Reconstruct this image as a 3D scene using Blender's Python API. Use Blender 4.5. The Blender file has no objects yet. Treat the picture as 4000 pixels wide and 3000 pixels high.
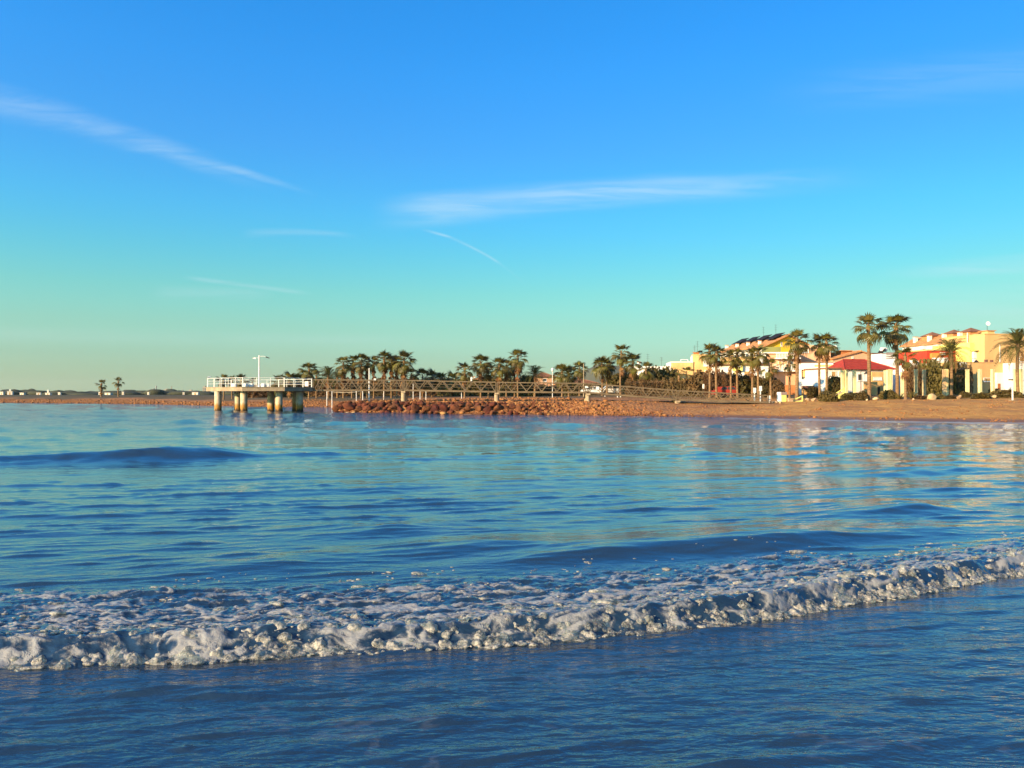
import bpy, bmesh, math, random
import numpy as np
from mathutils import Matrix, Vector

random.seed(7)
RNG = np.random.default_rng(11)
SC = bpy.context.scene
COL = SC.collection
R = math.radians

# ------------------------------------------------------------------ camera
CAM_H = 2.2          # eye height above the sea
FPX = 3000.0         # focal length of the photograph, in its own pixels
HORIZON = 1540.0     # row of the horizon in the photograph
cam = bpy.data.cameras.new('camera')
cam.sensor_width = 36.0
cam.lens = 27.0
cam.clip_start = 0.1
cam.clip_end = 30000.0
cam_o = bpy.data.objects.new('camera', cam)
COL.objects.link(cam_o)
cam_o.location = (0, 0, CAM_H)
cam_o.rotation_euler = (R(90) + math.atan((HORIZON - 1500.0) / FPX), 0, 0)
SC.camera = cam_o

# ------------------------------------------------------------------ light
SUN_AZ = R(-130.0)   # from +Y towards +X
SUN_EL = R(16.0)
sun = bpy.data.lights.new('sun', 'SUN')
sun.energy = 5.0
sun.angle = R(0.5)
sun.color = (1.0, 0.70, 0.38)
sun_o = bpy.data.objects.new('sun', sun)
COL.objects.link(sun_o)
sun_dir = Vector((math.sin(SUN_AZ) * math.cos(SUN_EL), math.cos(SUN_AZ) * math.cos(SUN_EL), math.sin(SUN_EL)))
sun_o.rotation_euler = sun_dir.to_track_quat('Z', 'Y').to_euler()

SC.view_settings.view_transform = 'Standard'
SC.view_settings.look = 'None'
SC.view_settings.exposure = 1.0
SC.view_settings.gamma = 1.0
SC.view_settings.use_curve_mapping = False
SC.cycles.use_denoising = True
SC.cycles.max_bounces = 4
SC.cycles.caustics_reflective = False
SC.cycles.caustics_refractive = False
SC.cycles.sample_clamp_indirect = 4.0


def srgb(r, g, b):
    f = lambda c: (c / 255 / 12.92) if c / 255 <= 0.04045 else ((c / 255 + 0.055) / 1.055) ** 2.4
    return (f(r), f(g), f(b))


class NT:
    """small helper for wiring shader nodes"""
    def __init__(self, tree):
        self.t = tree
        self.n = tree.nodes
        self.l = tree.links

    def node(self, kind, **kw):
        nd = self.n.new(kind)
        for k, v in kw.items():
            setattr(nd, k, v)
        return nd

    def val(self, sock, v):
        if hasattr(v, 'is_linked') or isinstance(v, bpy.types.NodeSocket):
            self.l.new(v, sock)
        else:
            sock.default_value = v

    def math(self, op, a, b=0.0, c=None, clamp=False):
        nd = self.node('ShaderNodeMath', operation=op, use_clamp=clamp)
        self.val(nd.inputs[0], a)
        self.val(nd.inputs[1], b)
        if c is not None:
            self.val(nd.inputs[2], c)
        return nd.outputs[0]

    def smooth(self, x, lo, hi):
        nd = self.node('ShaderNodeMapRange', interpolation_type='SMOOTHSTEP')
        self.val(nd.inputs[0], x)
        nd.inputs[1].default_value = lo
        nd.inputs[2].default_value = hi
        return nd.outputs[0]

    def mix(self, f, a, b, blend='MIX'):
        nd = self.node('ShaderNodeMix', data_type='RGBA', blend_type=blend)
        self.val(nd.inputs['Factor'], f)
        for key, v in ((6, a), (7, b)):
            if isinstance(v, tuple):
                v = (*v[:3], 1.0)
            self.val(nd.inputs[key], v)
        return nd.outputs[2]

    def noise(self, vec, scale, detail=3.0, rough=0.55, dist=0.0):
        nd = self.node('ShaderNodeTexNoise')
        if vec is not None:
            self.l.new(vec, nd.inputs['Vector'])
        nd.inputs['Scale'].default_value = scale
        nd.inputs['Detail'].default_value = detail
        nd.inputs['Roughness'].default_value = rough
        nd.inputs['Distortion'].default_value = dist
        return nd.outputs['Fac']

    def mapping(self, vec, scale=(1, 1, 1), rot=(0, 0, 0), loc=(0, 0, 0)):
        nd = self.node('ShaderNodeMapping')
        self.l.new(vec, nd.inputs['Vector'])
        nd.inputs['Scale'].default_value = scale
        nd.inputs['Rotation'].default_value = rot
        nd.inputs['Location'].default_value = loc
        return nd.outputs[0]


# ------------------------------------------------------------------ world
def build_world():
    w = bpy.data.worlds.new('World')
    SC.world = w
    w.use_nodes = True
    w.cycles.sampling_method = 'MANUAL'
    w.cycles.sample_map_resolution = 512
    nt = NT(w.node_tree)
    bg = nt.n['Background']
    sky = nt.node('ShaderNodeTexSky', sky_type='NISHITA')
    sky.sun_disc = False
    sky.sun_elevation = SUN_EL
    sky.sun_rotation = SUN_AZ
    geo = nt.node('ShaderNodeTexCoord')
    sep = nt.node('ShaderNodeSeparateXYZ')
    nt.l.new(geo.outputs['Generated'], sep.inputs[0])
    X, Y, Z = sep.outputs
    # the colour of this evening's air by height above the horizon, as a filter on the physical sky
    el = [0.0, 0.8, 2.7, 5.0, 7.4, 10.2, 13.0, 17.4, 22.4, 27.0, 42.0, 90.0]
    want = np.array([srgb(172, 192, 155), srgb(174, 200, 166), srgb(172, 214, 188), srgb(158, 223, 206),
                     srgb(134, 223, 219), srgb(105, 211, 241), srgb(87, 196, 254), srgb(76, 174, 255),
                     srgb(58, 163, 252), srgb(45, 152, 243), (0.07, 0.22, 0.55), (0.075, 0.165, 0.36)])
    ne = [.1, .4, .8, 1.5, 2.7, 5, 7.4, 10.2, 13, 17.4, 22.4, 27, 33, 42, 55, 70, 90]
    nish = np.array([[0.27, 0.246, 0.158], [0.302, 0.273, 0.171], [0.366, 0.334, 0.207], [0.428, 0.414, 0.266], [0.451, 0.476, 0.34],
                     [0.391, 0.485, 0.444], [0.328, 0.441, 0.471], [0.266, 0.38, 0.457], [0.217, 0.322, 0.421], [0.172, 0.263, 0.372],
                     [0.137, 0.215, 0.32], [0.115, 0.182, 0.281], [0.096, 0.153, 0.242], [0.077, 0.123, 0.2], [0.062, 0.099, 0.165],
                     [0.054, 0.087, 0.147], [0.055, 0.088, 0.147]])
    ramp = nt.node('ShaderNodeValToRGB')
    cr = ramp.color_ramp
    cr.interpolation = 'LINEAR'
    fine = np.linspace(0, 90, 1801)
    wf = np.stack([np.convolve(np.pad(np.interp(fine, el, want[:, k]), 25, mode='edge'), np.ones(51) / 51, 'valid') for k in range(3)], 1)
    pts = []
    for e in [0, .4, .8, 1.2, 1.8, 2.7, 3.8, 5, 6.2, 7.4, 8.8, 10.2, 11.6, 13, 15, 17.4, 20, 22.4, 25, 27, 30, 35, 42, 55, 70, 90]:
        pts.append((math.sin(R(e)), [np.interp(e, fine, wf[:, k]) / np.interp(e, ne, nish[:, k]) / 5 for k in range(3)]))
    while len(cr.elements) > 1:
        cr.elements.remove(cr.elements[-1])
    cr.elements[0].position = pts[0][0]
    cr.elements[0].color = (*pts[0][1], 1)
    for p, c in pts[1:]:
        e = cr.elements.new(p)
        e.color = (*c, 1)
    nt.l.new(Z, ramp.inputs[0])
    tint = nt.node('ShaderNodeVectorMath', operation='SCALE')
    nt.l.new(ramp.outputs[0], tint.inputs[0])
    tint.inputs['Scale'].default_value = 5.0
    # the side away from the sun is a little deeper than the physical sky makes it
    even = nt.math('MULTIPLY_ADD', X, -.27, .97)
    ev = nt.node('ShaderNodeVectorMath', operation='SCALE')
    nt.l.new(tint.outputs[0], ev.inputs[0])
    nt.l.new(even, ev.inputs['Scale'])
    base = nt.mix(1.0, sky.outputs[0], ev.outputs[0], 'MULTIPLY')

    # thin cirrus and old vapour trails, as streaks along great circles in front of the bay
    ysafe = nt.math('MAXIMUM', Y, 0.05)
    u = nt.math('DIVIDE', X, ysafe)
    v = nt.math('DIVIDE', Z, ysafe)
    front = nt.smooth(Y, 0.1, 0.3)
    comb = nt.node('ShaderNodeCombineXYZ')
    nt.l.new(u, comb.inputs[0])
    nt.l.new(v, comb.inputs[1])
    uv = comb.outputs[0]
    fib = nt.noise(nt.mapping(uv, (5, 70, 1), (0, 0, R(-3))), 1.0, 5, 0.6, 0.6)
    fib2 = nt.noise(nt.mapping(uv, (8, 60, 1), (0, 0, R(20))), 1.0, 5, 0.65, 0.8)
    soft = nt.noise(nt.mapping(uv, (4, 9, 1)), 1.0, 3, 0.5)
    total = None

    def streak(px0, py0, px1, py1, half0, half1, strength, fibre, curve=0.0, up=1.0, e0=0.18, e1=0.25, wav=0.0):
        """a streak from one point of the sky to another; half = half widths at the ends (same units)"""
        nonlocal total
        u0, v0 = (px0 - 2000) / FPX, (HORIZON - py0) / FPX
        u1, v1 = (px1 - 2000) / FPX, (HORIZON - py1) / FPX
        L = math.hypot(u1 - u0, v1 - v0)
        cx, sy = (u1 - u0) / L, (v1 - v0) / L
        du = nt.math('SUBTRACT', u, u0)
        dv = nt.math('SUBTRACT', v, v0)
        t = nt.math('DIVIDE', nt.math('ADD', nt.math('MULTIPLY', du, cx), nt.math('MULTIPLY', dv, sy)), L)
        d = nt.math('SUBTRACT', nt.math('MULTIPLY', dv, cx), nt.math('MULTIPLY', du, sy))
        if curve:
            bow = nt.math('MULTIPLY', nt.math('MULTIPLY', t, nt.math('SUBTRACT', 1.0, t)), curve)
            d = nt.math('SUBTRACT', d, bow)
        d = nt.math('ADD', d, nt.math('MULTIPLY', nt.math('SUBTRACT', soft, 0.5), wav))
        half = nt.math('ADD', half0 / FPX, nt.math('MULTIPLY', t, (half1 - half0) / FPX))
        half = nt.math('MAXIMUM', half, 2.0 / FPX)
        q = nt.math('ABSOLUTE', nt.math('DIVIDE', d, half))
        body = nt.smooth(q, 1.0, 0.0)
        ends = nt.math('MULTIPLY', nt.smooth(t, 0.0, e0), nt.smooth(t, 1.0, 1.0 - e1))
        tex = nt.smooth(fibre, 0.3, 0.66)
        f = nt.math('MULTIPLY', nt.math('MULTIPLY', body, ends), nt.math('MULTIPLY_ADD', tex, 0.7, 0.3))
        f = nt.math('MULTIPLY', f, strength)
        total = f if total is None else nt.math('MAXIMUM', total, f)

    streak(-600, 260, 1120, 745, 120, 44, 0.22, fib2, 0.05, e0=0.1, e1=0.3, wav=0.03)
    streak(380, 545, 1260, 765, 46, 16, 0.28, fib2, 0.03, e0=.25, e1=.4, wav=0.012)
    streak(1420, 845, 3560, 690, 92, 60, 0.50, fib, 0.03, e0=0.15, e1=0.55, wav=0.02)
    streak(1620, 890, 2080, 1135, 10, 9, 0.36, fib2, 0.055, e0=0.2, e1=0.5, wav=0.016)
    streak(920, 915, 1420, 925, 26, 14, 0.17, fib, 0.02)
    streak(700, 1080, 1240, 1150, 14, 14, 0.24, fib2, 0.0)
    streak(560, 1140, 1100, 1150, 44, 34, 0.12, fib, 0.0)
    streak(3350, 1080, 4700, 980, 40, 80, 0.30, fib, 0.0, e0=0.35)
    streak(2900, 380, 4700, 190, 130, 150, 0.12, fib, 0.0, e0=0.4)
    streak(3000, 1250, 4900, 1150, 200, 220, 0.20, fib, 0.0, e0=0.5)
    streak(-500, 1300, 1900, 1340, 50, 40, 0.10, fib, 0.0)
    total = nt.math('MULTIPLY', total, front)
    cloud = nt.mix(1.0, (6.6, 8.6, 9.7), (1, 1, 1), 'MULTIPLY')
    nt.l.new(nt.mix(total, base, cloud), bg.inputs[0])
    bg.inputs[1].default_value = 0.05


build_world()

# ------------------------------------------------------------------ numpy noise
_perm = RNG.permutation(256)
_perm = np.concatenate([_perm, _perm, _perm])
_ga = RNG.random(256) * 2 * np.pi
_gx, _gy = np.cos(_ga), np.sin(_ga)


def perlin(x, y):
    xi = np.floor(x).astype(np.int64)
    yi = np.floor(y).astype(np.int64)
    xf = x - xi
    yf = y - yi
    xi &= 255
    yi &= 255
    u = xf * xf * xf * (xf * (xf * 6 - 15) + 10)
    v = yf * yf * yf * (yf * (yf * 6 - 15) + 10)

    def g(ix, iy, dx, dy):
        h = _perm[_perm[ix] + iy]
        return _gx[h] * dx + _gy[h] * dy
    a = g(xi, yi, xf, yf)
    b = g(xi + 1, yi, xf - 1, yf)
    c = g(xi, yi + 1, xf, yf - 1)
    d = g(xi + 1, yi + 1, xf - 1, yf - 1)
    return (a + u * (b - a)) + v * ((c + u * (d - c)) - (a + u * (b - a)))


def fbm(x, y, oct=4, gain=0.5):
    s = 0.0
    a = 1.0
    for k in range(oct):
        s = s + a * perlin(x * 2 ** k + 17.3 * k, y * 2 ** k + 9.1 * k)
        a *= gain
    return s


def sstep(x, lo, hi):
    t = np.clip((x - lo) / (hi - lo), 0, 1)
    return t * t * (3 - 2 * t)


# ------------------------------------------------------------------ where things stand
def gx(px, D):
    return (px - 2000.0) / FPX * D


def gz(py, D):
    return CAM_H + (HORIZON - py) / FPX * D


SHORE_PX = [(9000, 20), (5600, 44), (4600, 54), (4000, 59), (3500, 62.9), (3000, 69.5), (2600, 75), (2200, 80.5), (1700, 84.6),
            (1400, 88), (1303, 91), (1322, 96), (1375, 111), (1335, 124), (1250, 131), (1000, 133), (780, 147), (600, 165),
            (300, 180), (0, 194), (-500, 225), (-2500, 420)]
SHORE = np.array([(gx(p, d), d) for p, d in SHORE_PX])
LAND = np.vstack([SHORE, [(-9000, 1500), (-9000, 30000), (30000, 30000), (30000, 20)]])


def shore_dist(x, y):
    """signed distance to the waterline, positive on land"""
    best = np.full(x.shape, 1e18)
    for (ax, ay), (bx, by) in zip(SHORE[:-1], SHORE[1:]):
        dx, dy = bx - ax, by - ay
        t = np.clip(((x - ax) * dx + (y - ay) * dy) / (dx * dx + dy * dy), 0, 1)
        best = np.minimum(best, (x - ax - t * dx) ** 2 + (y - ay - t * dy) ** 2)
    inside = np.zeros(x.shape, bool)
    n = len(LAND)
    for i in range(n):
        ax, ay = LAND[i]
        bx, by = LAND[(i + 1) % n]
        if ay == by:
            continue
        c = ((ay > y) != (by > y)) & (x < (bx - ax) * (y - ay) / (by - ay) + ax)
        inside ^= c
    return np.where(inside, 1, -1) * np.sqrt(best)


def ground_height(x, y):
    x = np.asarray(x, float)
    y = np.asarray(y, float)
    s = shore_dist(x, y)
    beach = sstep(x, 8, 26)                      # 0 on the groyne and the spit, 1 on the sand at right
    back = sstep(y, 100, 125) * (1 - beach)
    w = 3.0 * (1 - beach) * (1 - back) + 20 * beach + 16 * back
    hc = 1.3 * (1 - beach) * (1 - back) + 1.5 * beach + 1.4 * back
    t = np.clip(s / w, 0, 1)
    prof = hc * (t ** 0.8 * (1 - beach) + beach * t ** .75)
    rise = sstep(s, w, w + 26) * np.where(beach > .5, .62, .38)
    far = sstep(y, 200, 260) * 0.1
    z = prof + rise + far
    sea = -0.05 - 0.9 * np.clip(-s / 12, 0, 1)
    z = np.where(s > 0, z, sea)
    near = sstep(-y, -2.2, 2.0)                   # the strand the picture was taken from
    z = np.maximum(z, near * 0.75 - 0.35 * (1 - near) - (1 - near) * 0.6)
    bump = fbm(x * .35, y * .35, 4) * .10 * sstep(s, -.5, 3) * (1 - sstep(y, 190, 240))
    return z + bump


def gh(x, y):
    return float(ground_height(np.array([x]), np.array([y]))[0])


# ------------------------------------------------------------------ materials
MATS = {}


def mat(name, c1, c2=None, scale=3.0, rough=0.8, bump=0.0, bscale=None, spec=0.3, metal=0.0, stretch=(1, 1, 1), sub=0.0,
        trans=0.0, detail=4.0):
    if name in MATS:
        return MATS[name]
    m = bpy.data.materials.new(name)
    m.use_nodes = True
    nt = NT(m.node_tree)
    b = nt.n['Principled BSDF']
    tc = nt.node('ShaderNodeTexCoord')
    vec = nt.mapping(tc.outputs['Object'], stretch)
    n = nt.noise(vec, scale, detail, 0.6)
    c2 = c2 or tuple(c * 0.72 for c in c1)
    col = nt.mix(nt.smooth(n, 0.3, 0.7), c1, c2)
    if sub:
        info = nt.node('ShaderNodeObjectInfo')
        hsv = nt.node('ShaderNodeHueSaturation')
        nt.l.new(col, hsv.inputs['Color'])
        nt.l.new(nt.math('MULTIPLY_ADD', info.outputs['Random'], sub, 1 - sub * .5), hsv.inputs['Value'])
        nt.l.new(nt.math('MULTIPLY_ADD', info.outputs['Random'], .03, .485), hsv.inputs['Hue'])
        col = hsv.outputs[0]
    nt.l.new(col, b.inputs['Base Color'])
    b.inputs['Roughness'].default_value = rough
    b.inputs['Specular IOR Level'].default_value = spec
    b.inputs['Metallic'].default_value = metal
    if bump:
        bp = nt.node('ShaderNodeBump')
        bp.inputs['Strength'].default_value = min(1.0, bump)
        bp.inputs['Distance'].default_value = 0.05
        nt.l.new(nt.noise(vec, bscale or scale * 4, 4, .6), bp.inputs['Height'])
        nt.l.new(bp.outputs[0], b.inputs['Normal'])
    if trans:
        tr = nt.node('ShaderNodeBsdfTranslucent')
        nt.l.new(col, tr.inputs[0])
        mx = nt.node('ShaderNodeMixShader')
        mx.inputs[0].default_value = trans
        nt.l.new(b.outputs[0], mx.inputs[1])
        nt.l.new(tr.outputs[0], mx.inputs[2])
        nt.l.new(mx.outputs[0], nt.n['Material Output'].inputs['Surface'])
    MATS[name] = m
    return m


mat('frond_green', (0.090, 0.088, 0.017), (0.150, 0.115, 0.025), 2.0, .45, sub=.5, trans=.25, spec=.4)
mat('frond_dead', (0.24, 0.115, 0.045), (0.13, 0.062, 0.026), 3.0, .9, sub=.5)
mat('trunk', (0.30, 0.185, 0.09), (0.15, 0.085, 0.045), 3.0, .95, .8, 14, stretch=(1, 1, 4))
mat('date_green', (0.075, 0.085, 0.024), (0.12, 0.105, 0.03), 2.0, .5, sub=.4, trans=.2)
mat('leaf_dark', (0.072, 0.064, 0.018), (0.110, 0.076, 0.022), 1.5, .6, sub=.5, trans=.2)
mat('leaf_brown', (0.15, 0.080, 0.032), (0.085, 0.055, 0.024), 1.5, .7, sub=.4, trans=.15)
mat('leaf_olive', (0.17, 0.125, 0.034), (0.105, 0.082, 0.026), 1.5, .6, sub=.4, trans=.2)
mat('leaf_far', (0.055, 0.06, 0.035), (0.04, 0.045, 0.03), .3, .9)
mat('wood', (0.12, 0.075, 0.04), None, 5, .9)
mat('boulder', (0.155, 0.046, 0.019), (0.055, 0.018, 0.010), 1.6, .9, .9, 7, sub=.7)
mat('boulder_ochre', (0.50, 0.29, 0.10), (0.38, 0.19, 0.07), 2, .9, .6, 8)
mat('small_rock', (0.34, 0.145, 0.055), (0.15, 0.058, 0.026), 2.5, .9, .6, 9, sub=.7)
mat('pebble', (0.38, 0.170, 0.058), (0.15, 0.062, 0.024), 1.3, .9)
mat('pale_rock', (0.62, 0.47, 0.28), (0.42, 0.28, 0.15), 2, .9, .5, 8, sub=.4)
mat('concrete', (0.42, 0.335, 0.225), (0.27, 0.205, 0.135), 1.2, .9, .4, 10)
mat('white_paint', (0.80, 0.79, 0.76), (0.70, 0.68, 0.64), 3, .5)
mat('white_wall', (0.82, 0.79, 0.74), (0.72, 0.68, 0.62), .5, .85)
mat('cream_wall', (0.72, 0.47, 0.20), (0.58, 0.33, 0.13), .55, .9, stretch=(1, 1, .5))
mat('beige_wall', (0.70, 0.45, 0.20), (0.58, 0.35, 0.15), .4, .9, stretch=(1, 1, .3))
mat('pink_wall', (0.70, 0.41, 0.25), (0.58, 0.32, 0.19), .45, .9, stretch=(1, 1, .4))
mat('yellow_wall', (0.80, 0.52, 0.035), (0.74, 0.45, 0.03), .6, .85)
mat('lemon_wall', (0.80, 0.74, 0.22), (0.74, 0.66, 0.18), .6, .85)
mat('red_wall', (0.50, 0.055, 0.028), (0.40, 0.04, 0.022), .6, .85)
mat('orange_wall', (0.66, 0.27, 0.06), (0.55, 0.21, 0.045), .6, .85)
mat('brick_wall', (0.44, 0.17, 0.06), (0.34, 0.125, 0.045), 1.5, .9)
mat('olive_wall', (0.22, 0.22, 0.075), (0.18, 0.18, 0.06), .6, .85)
mat('grey_wall', (0.30, 0.23, 0.22), (0.24, 0.18, 0.17), .8, .9)
mat('dark_wall', (0.16, 0.075, 0.06), (0.11, 0.05, 0.04), .8, .9)
mat('far_wall', (0.34, 0.31, 0.26), (0.26, 0.24, 0.21), .03, .9)
mat('hut_wall', (0.66, 0.62, 0.56), (0.55, 0.50, 0.43), .5, .9)
mat('green_paint', (0.74, 0.68, 0.38), (0.64, 0.58, 0.30), 1, .7)
mat('glass', (0.035, 0.045, 0.06), (0.05, 0.06, 0.07), 1, .12, spec=.6)
mat('shutter', (0.50, 0.30, 0.12), (0.42, 0.24, 0.09), 2, .7)
mat('dark_metal', (0.045, 0.035, 0.03), None, 3, .5)
mat('bridge_steel', (0.135, 0.095, 0.052), (0.085, 0.058, 0.032), 1.5, .65, spec=.4)
mat('solar', (0.018, 0.016, 0.016), (0.03, 0.025, 0.022), 3, .6, spec=.08)
mat('car_white', (0.78, 0.78, 0.78), None, 1, .25, spec=.6)
mat('car_red', (0.42, 0.05, 0.035), None, 1, .25, spec=.6)
mat('rubber', (0.02, 0.02, 0.02), None, 3, .9)
mat('roof_red', (0.42, 0.050, 0.030), (0.31, 0.035, 0.022), 2, .8)
mat('roof_tile', (0.55, 0.265, 0.105), (0.42, 0.185, 0.075), 1.3, .85)
mat('roof_brown', (0.27, 0.125, 0.075), (0.20, 0.09, 0.05), 1.3, .85)
mat('gull_white', (0.8, 0.8, 0.8), None, 10, .7)
mat('gull_grey', (0.3, 0.3, 0.32), None, 10, .7)
mat('rope', (0.55, 0.48, 0.36), None, 10, .9)


def pile_material():
    m = bpy.data.materials.new('stained_concrete')
    m.use_nodes = True
    nt = NT(m.node_tree)
    b = nt.n['Principled BSDF']
    geo = nt.node('ShaderNodeNewGeometry')
    sep = nt.node('ShaderNodeSeparateXYZ')
    nt.l.new(geo.outputs['Position'], sep.inputs[0])
    n = nt.noise(geo.outputs['Position'], 2.2, 5, .65)
    streak = nt.noise(nt.mapping(geo.outputs['Position'], (5, 5, .6)), 1.0, 4, .6)
    z = nt.math('ADD', sep.outputs[2], nt.math('MULTIPLY', nt.math('SUBTRACT', streak, .5), 1.3))
    c = nt.mix(nt.smooth(n, .3, .7), (0.66, 0.56, 0.40), (0.50, 0.40, 0.27))
    c = nt.mix(nt.smooth(z, 1.35, .75), c, (0.40, 0.20, 0.035))
    c = nt.mix(nt.smooth(z, .62, .28), c, (0.045, 0.028, 0.016))
    nt.l.new(c, b.inputs['Base Color'])
    b.inputs['Roughness'].default_value = .85
    MATS['stained_concrete'] = m


pile_material()


def ground_material():
    m = bpy.data.materials.new('shore_ground')
    m.use_nodes = True
    nt = NT(m.node_tree)
    b = nt.n['Principled BSDF']
    geo = nt.node('ShaderNodeNewGeometry')
    P = geo.outputs['Position']
    sep = nt.node('ShaderNodeSeparateXYZ')
    nt.l.new(P, sep.inputs[0])
    big = nt.noise(P, .22, 4, .6)
    mid = nt.noise(P, 1.4, 5, .65)
    vor = nt.node('ShaderNodeTexVoronoi')
    nt.l.new(P, vor.inputs['Vector'])
    vor.inputs['Scale'].default_value = 3.2
    at = nt.node('ShaderNodeAttribute', attribute_name='gravel')
    grav = at.outputs['Fac']
    at2 = nt.node('ShaderNodeAttribute', attribute_name='inland')
    sand = nt.mix(nt.smooth(mid, .3, .7), (0.58, 0.295, 0.075), (0.40, 0.190, 0.048))
    stone = nt.mix(nt.smooth(mid, .3, .7), (0.58, 0.27, 0.095), (0.32, 0.13, 0.045))
    vsep = nt.node('ShaderNodeSeparateColor')
    nt.l.new(vor.outputs['Color'], vsep.inputs[0])
    stone = nt.mix(nt.math('MULTIPLY', vsep.outputs[0], .6), stone, (0.16, 0.07, 0.035))
    col = nt.mix(grav, sand, stone)
    col = nt.mix(nt.math('MULTIPLY', nt.smooth(big, .45, .65), .5), col, (0.24, 0.105, 0.045))
    wet = nt.smooth(nt.math('ADD', sep.outputs[2], nt.math('MULTIPLY', nt.math('SUBTRACT', big, .5), .25)), .34, .12)
    col = nt.mix(nt.math('MULTIPLY', wet, .8), col, (0.105, 0.050, 0.026))
    col = nt.mix(at2.outputs['Fac'], col, (0.085, 0.075, 0.04))
    nt.l.new(col, b.inputs['Base Color'])
    nt.l.new(nt.math('MULTIPLY_ADD', wet, -.45, .92), b.inputs['Roughness'])
    b.inputs['Specular IOR Level'].default_value = .25
    bp = nt.node('ShaderNodeBump')
    bp.inputs['Strength'].default_value = .9
    bp.inputs['Distance'].default_value = .12
    hgt = nt.math('ADD', nt.math('MULTIPLY', mid, .8), nt.math('MULTIPLY', nt.math('SUBTRACT', .5, vor.outputs['Distance']), nt.math('MULTIPLY_ADD', grav, .8, .2)))
    nt.l.new(hgt, bp.inputs['Height'])
    nt.l.new(bp.outputs[0], b.inputs['Normal'])
    MATS['shore_ground'] = m


ground_material()


def water_material():
    m = bpy.data.materials.new('sea_water')
    m.use_nodes = True
    nt = NT(m.node_tree)
    b = nt.n['Principled BSDF']
    out = nt.n['Material Output']
    geo = nt.node('ShaderNodeNewGeometry')
    P = geo.outputs['Position']
    b.inputs['Base Color'].default_value = (0.014, 0.034, 0.064, 1)
    b.inputs['Roughness'].default_value = 0.06
    b.inputs['IOR'].default_value = 1.68
    b.inputs['Specular IOR Level'].default_value = 0.5
    # fine wind ripples, crests across the line of sight
    r1 = nt.noise(nt.mapping(P, (1.1, 3.4, 1), (0, 0, R(-14))), 1.0, 4, .62, .4)
    r2 = nt.noise(nt.mapping(P, (5.0, 13.0, 1), (0, 0, R(-8))), 1.0, 3, .6, .5)
    sp = nt.node('ShaderNodeSeparateXYZ')
    nt.l.new(P, sp.inputs[0])
    breeze = nt.math('MULTIPLY_ADD', nt.smooth(sp.outputs[1], 25, 90), 1.2, .14)   # more wind further out in the bay
    breeze = nt.math('MULTIPLY_ADD', nt.smooth(sp.outputs[1], 11, 6), .34, breeze)  # and crossed ripples in the shallows
    h = nt.math('ADD', nt.math('MULTIPLY', r1, .075), nt.math('MULTIPLY', r2, .022))
    h = nt.math('MULTIPLY', h, breeze)
    bp = nt.node('ShaderNodeBump')
    bp.inputs['Strength'].default_value = 1.0
    bp.inputs['Distance'].default_value = 1.0
    nt.l.new(h, bp.inputs['Height'])
    nt.l.new(bp.outputs[0], b.inputs['Normal'])
    # foam lying on the water
    at = nt.node('ShaderNodeAttribute', attribute_name='foam')
    f1 = nt.noise(nt.mapping(P, (9, 16, 9)), 1.0, 5, .7, .6)
    fm = nt.math('ADD', at.outputs['Fac'], nt.math('MULTIPLY', nt.math('SUBTRACT', f1, .5), .9))
    fm = nt.math('MULTIPLY', nt.smooth(fm, .22, .60), nt.smooth(at.outputs['Fac'], .02, .2))
    foam = nt.node('ShaderNodeBsdfPrincipled')
    foam.inputs['Base Color'].default_value = (0.43, 0.42, 0.40, 1)
    foam.inputs['Roughness'].default_value = .7
    bp2 = nt.node('ShaderNodeBump')
    bp2.inputs['Strength'].default_value = .8
    bp2.inputs['Distance'].default_value = .03
    nt.l.new(nt.math('ADD', fm, f1), bp2.inputs['Height'])
    nt.l.new(bp2.outputs[0], foam.inputs['Normal'])
    at3 = nt.node('ShaderNodeAttribute', attribute_name='film')
    fmm = nt.math('MAXIMUM', nt.math('MULTIPLY', fm, .62), nt.math('MULTIPLY', at3.outputs['Fac'], .06))
    mx = nt.node('ShaderNodeMixShader')
    nt.l.new(fmm, mx.inputs[0])
    nt.l.new(b.outputs[0], mx.inputs[1])
    nt.l.new(foam.outputs[0], mx.inputs[2])
    nt.l.new(mx.outputs[0], out.inputs['Surface'])
    MATS['sea_water'] = m


water_material()


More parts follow.
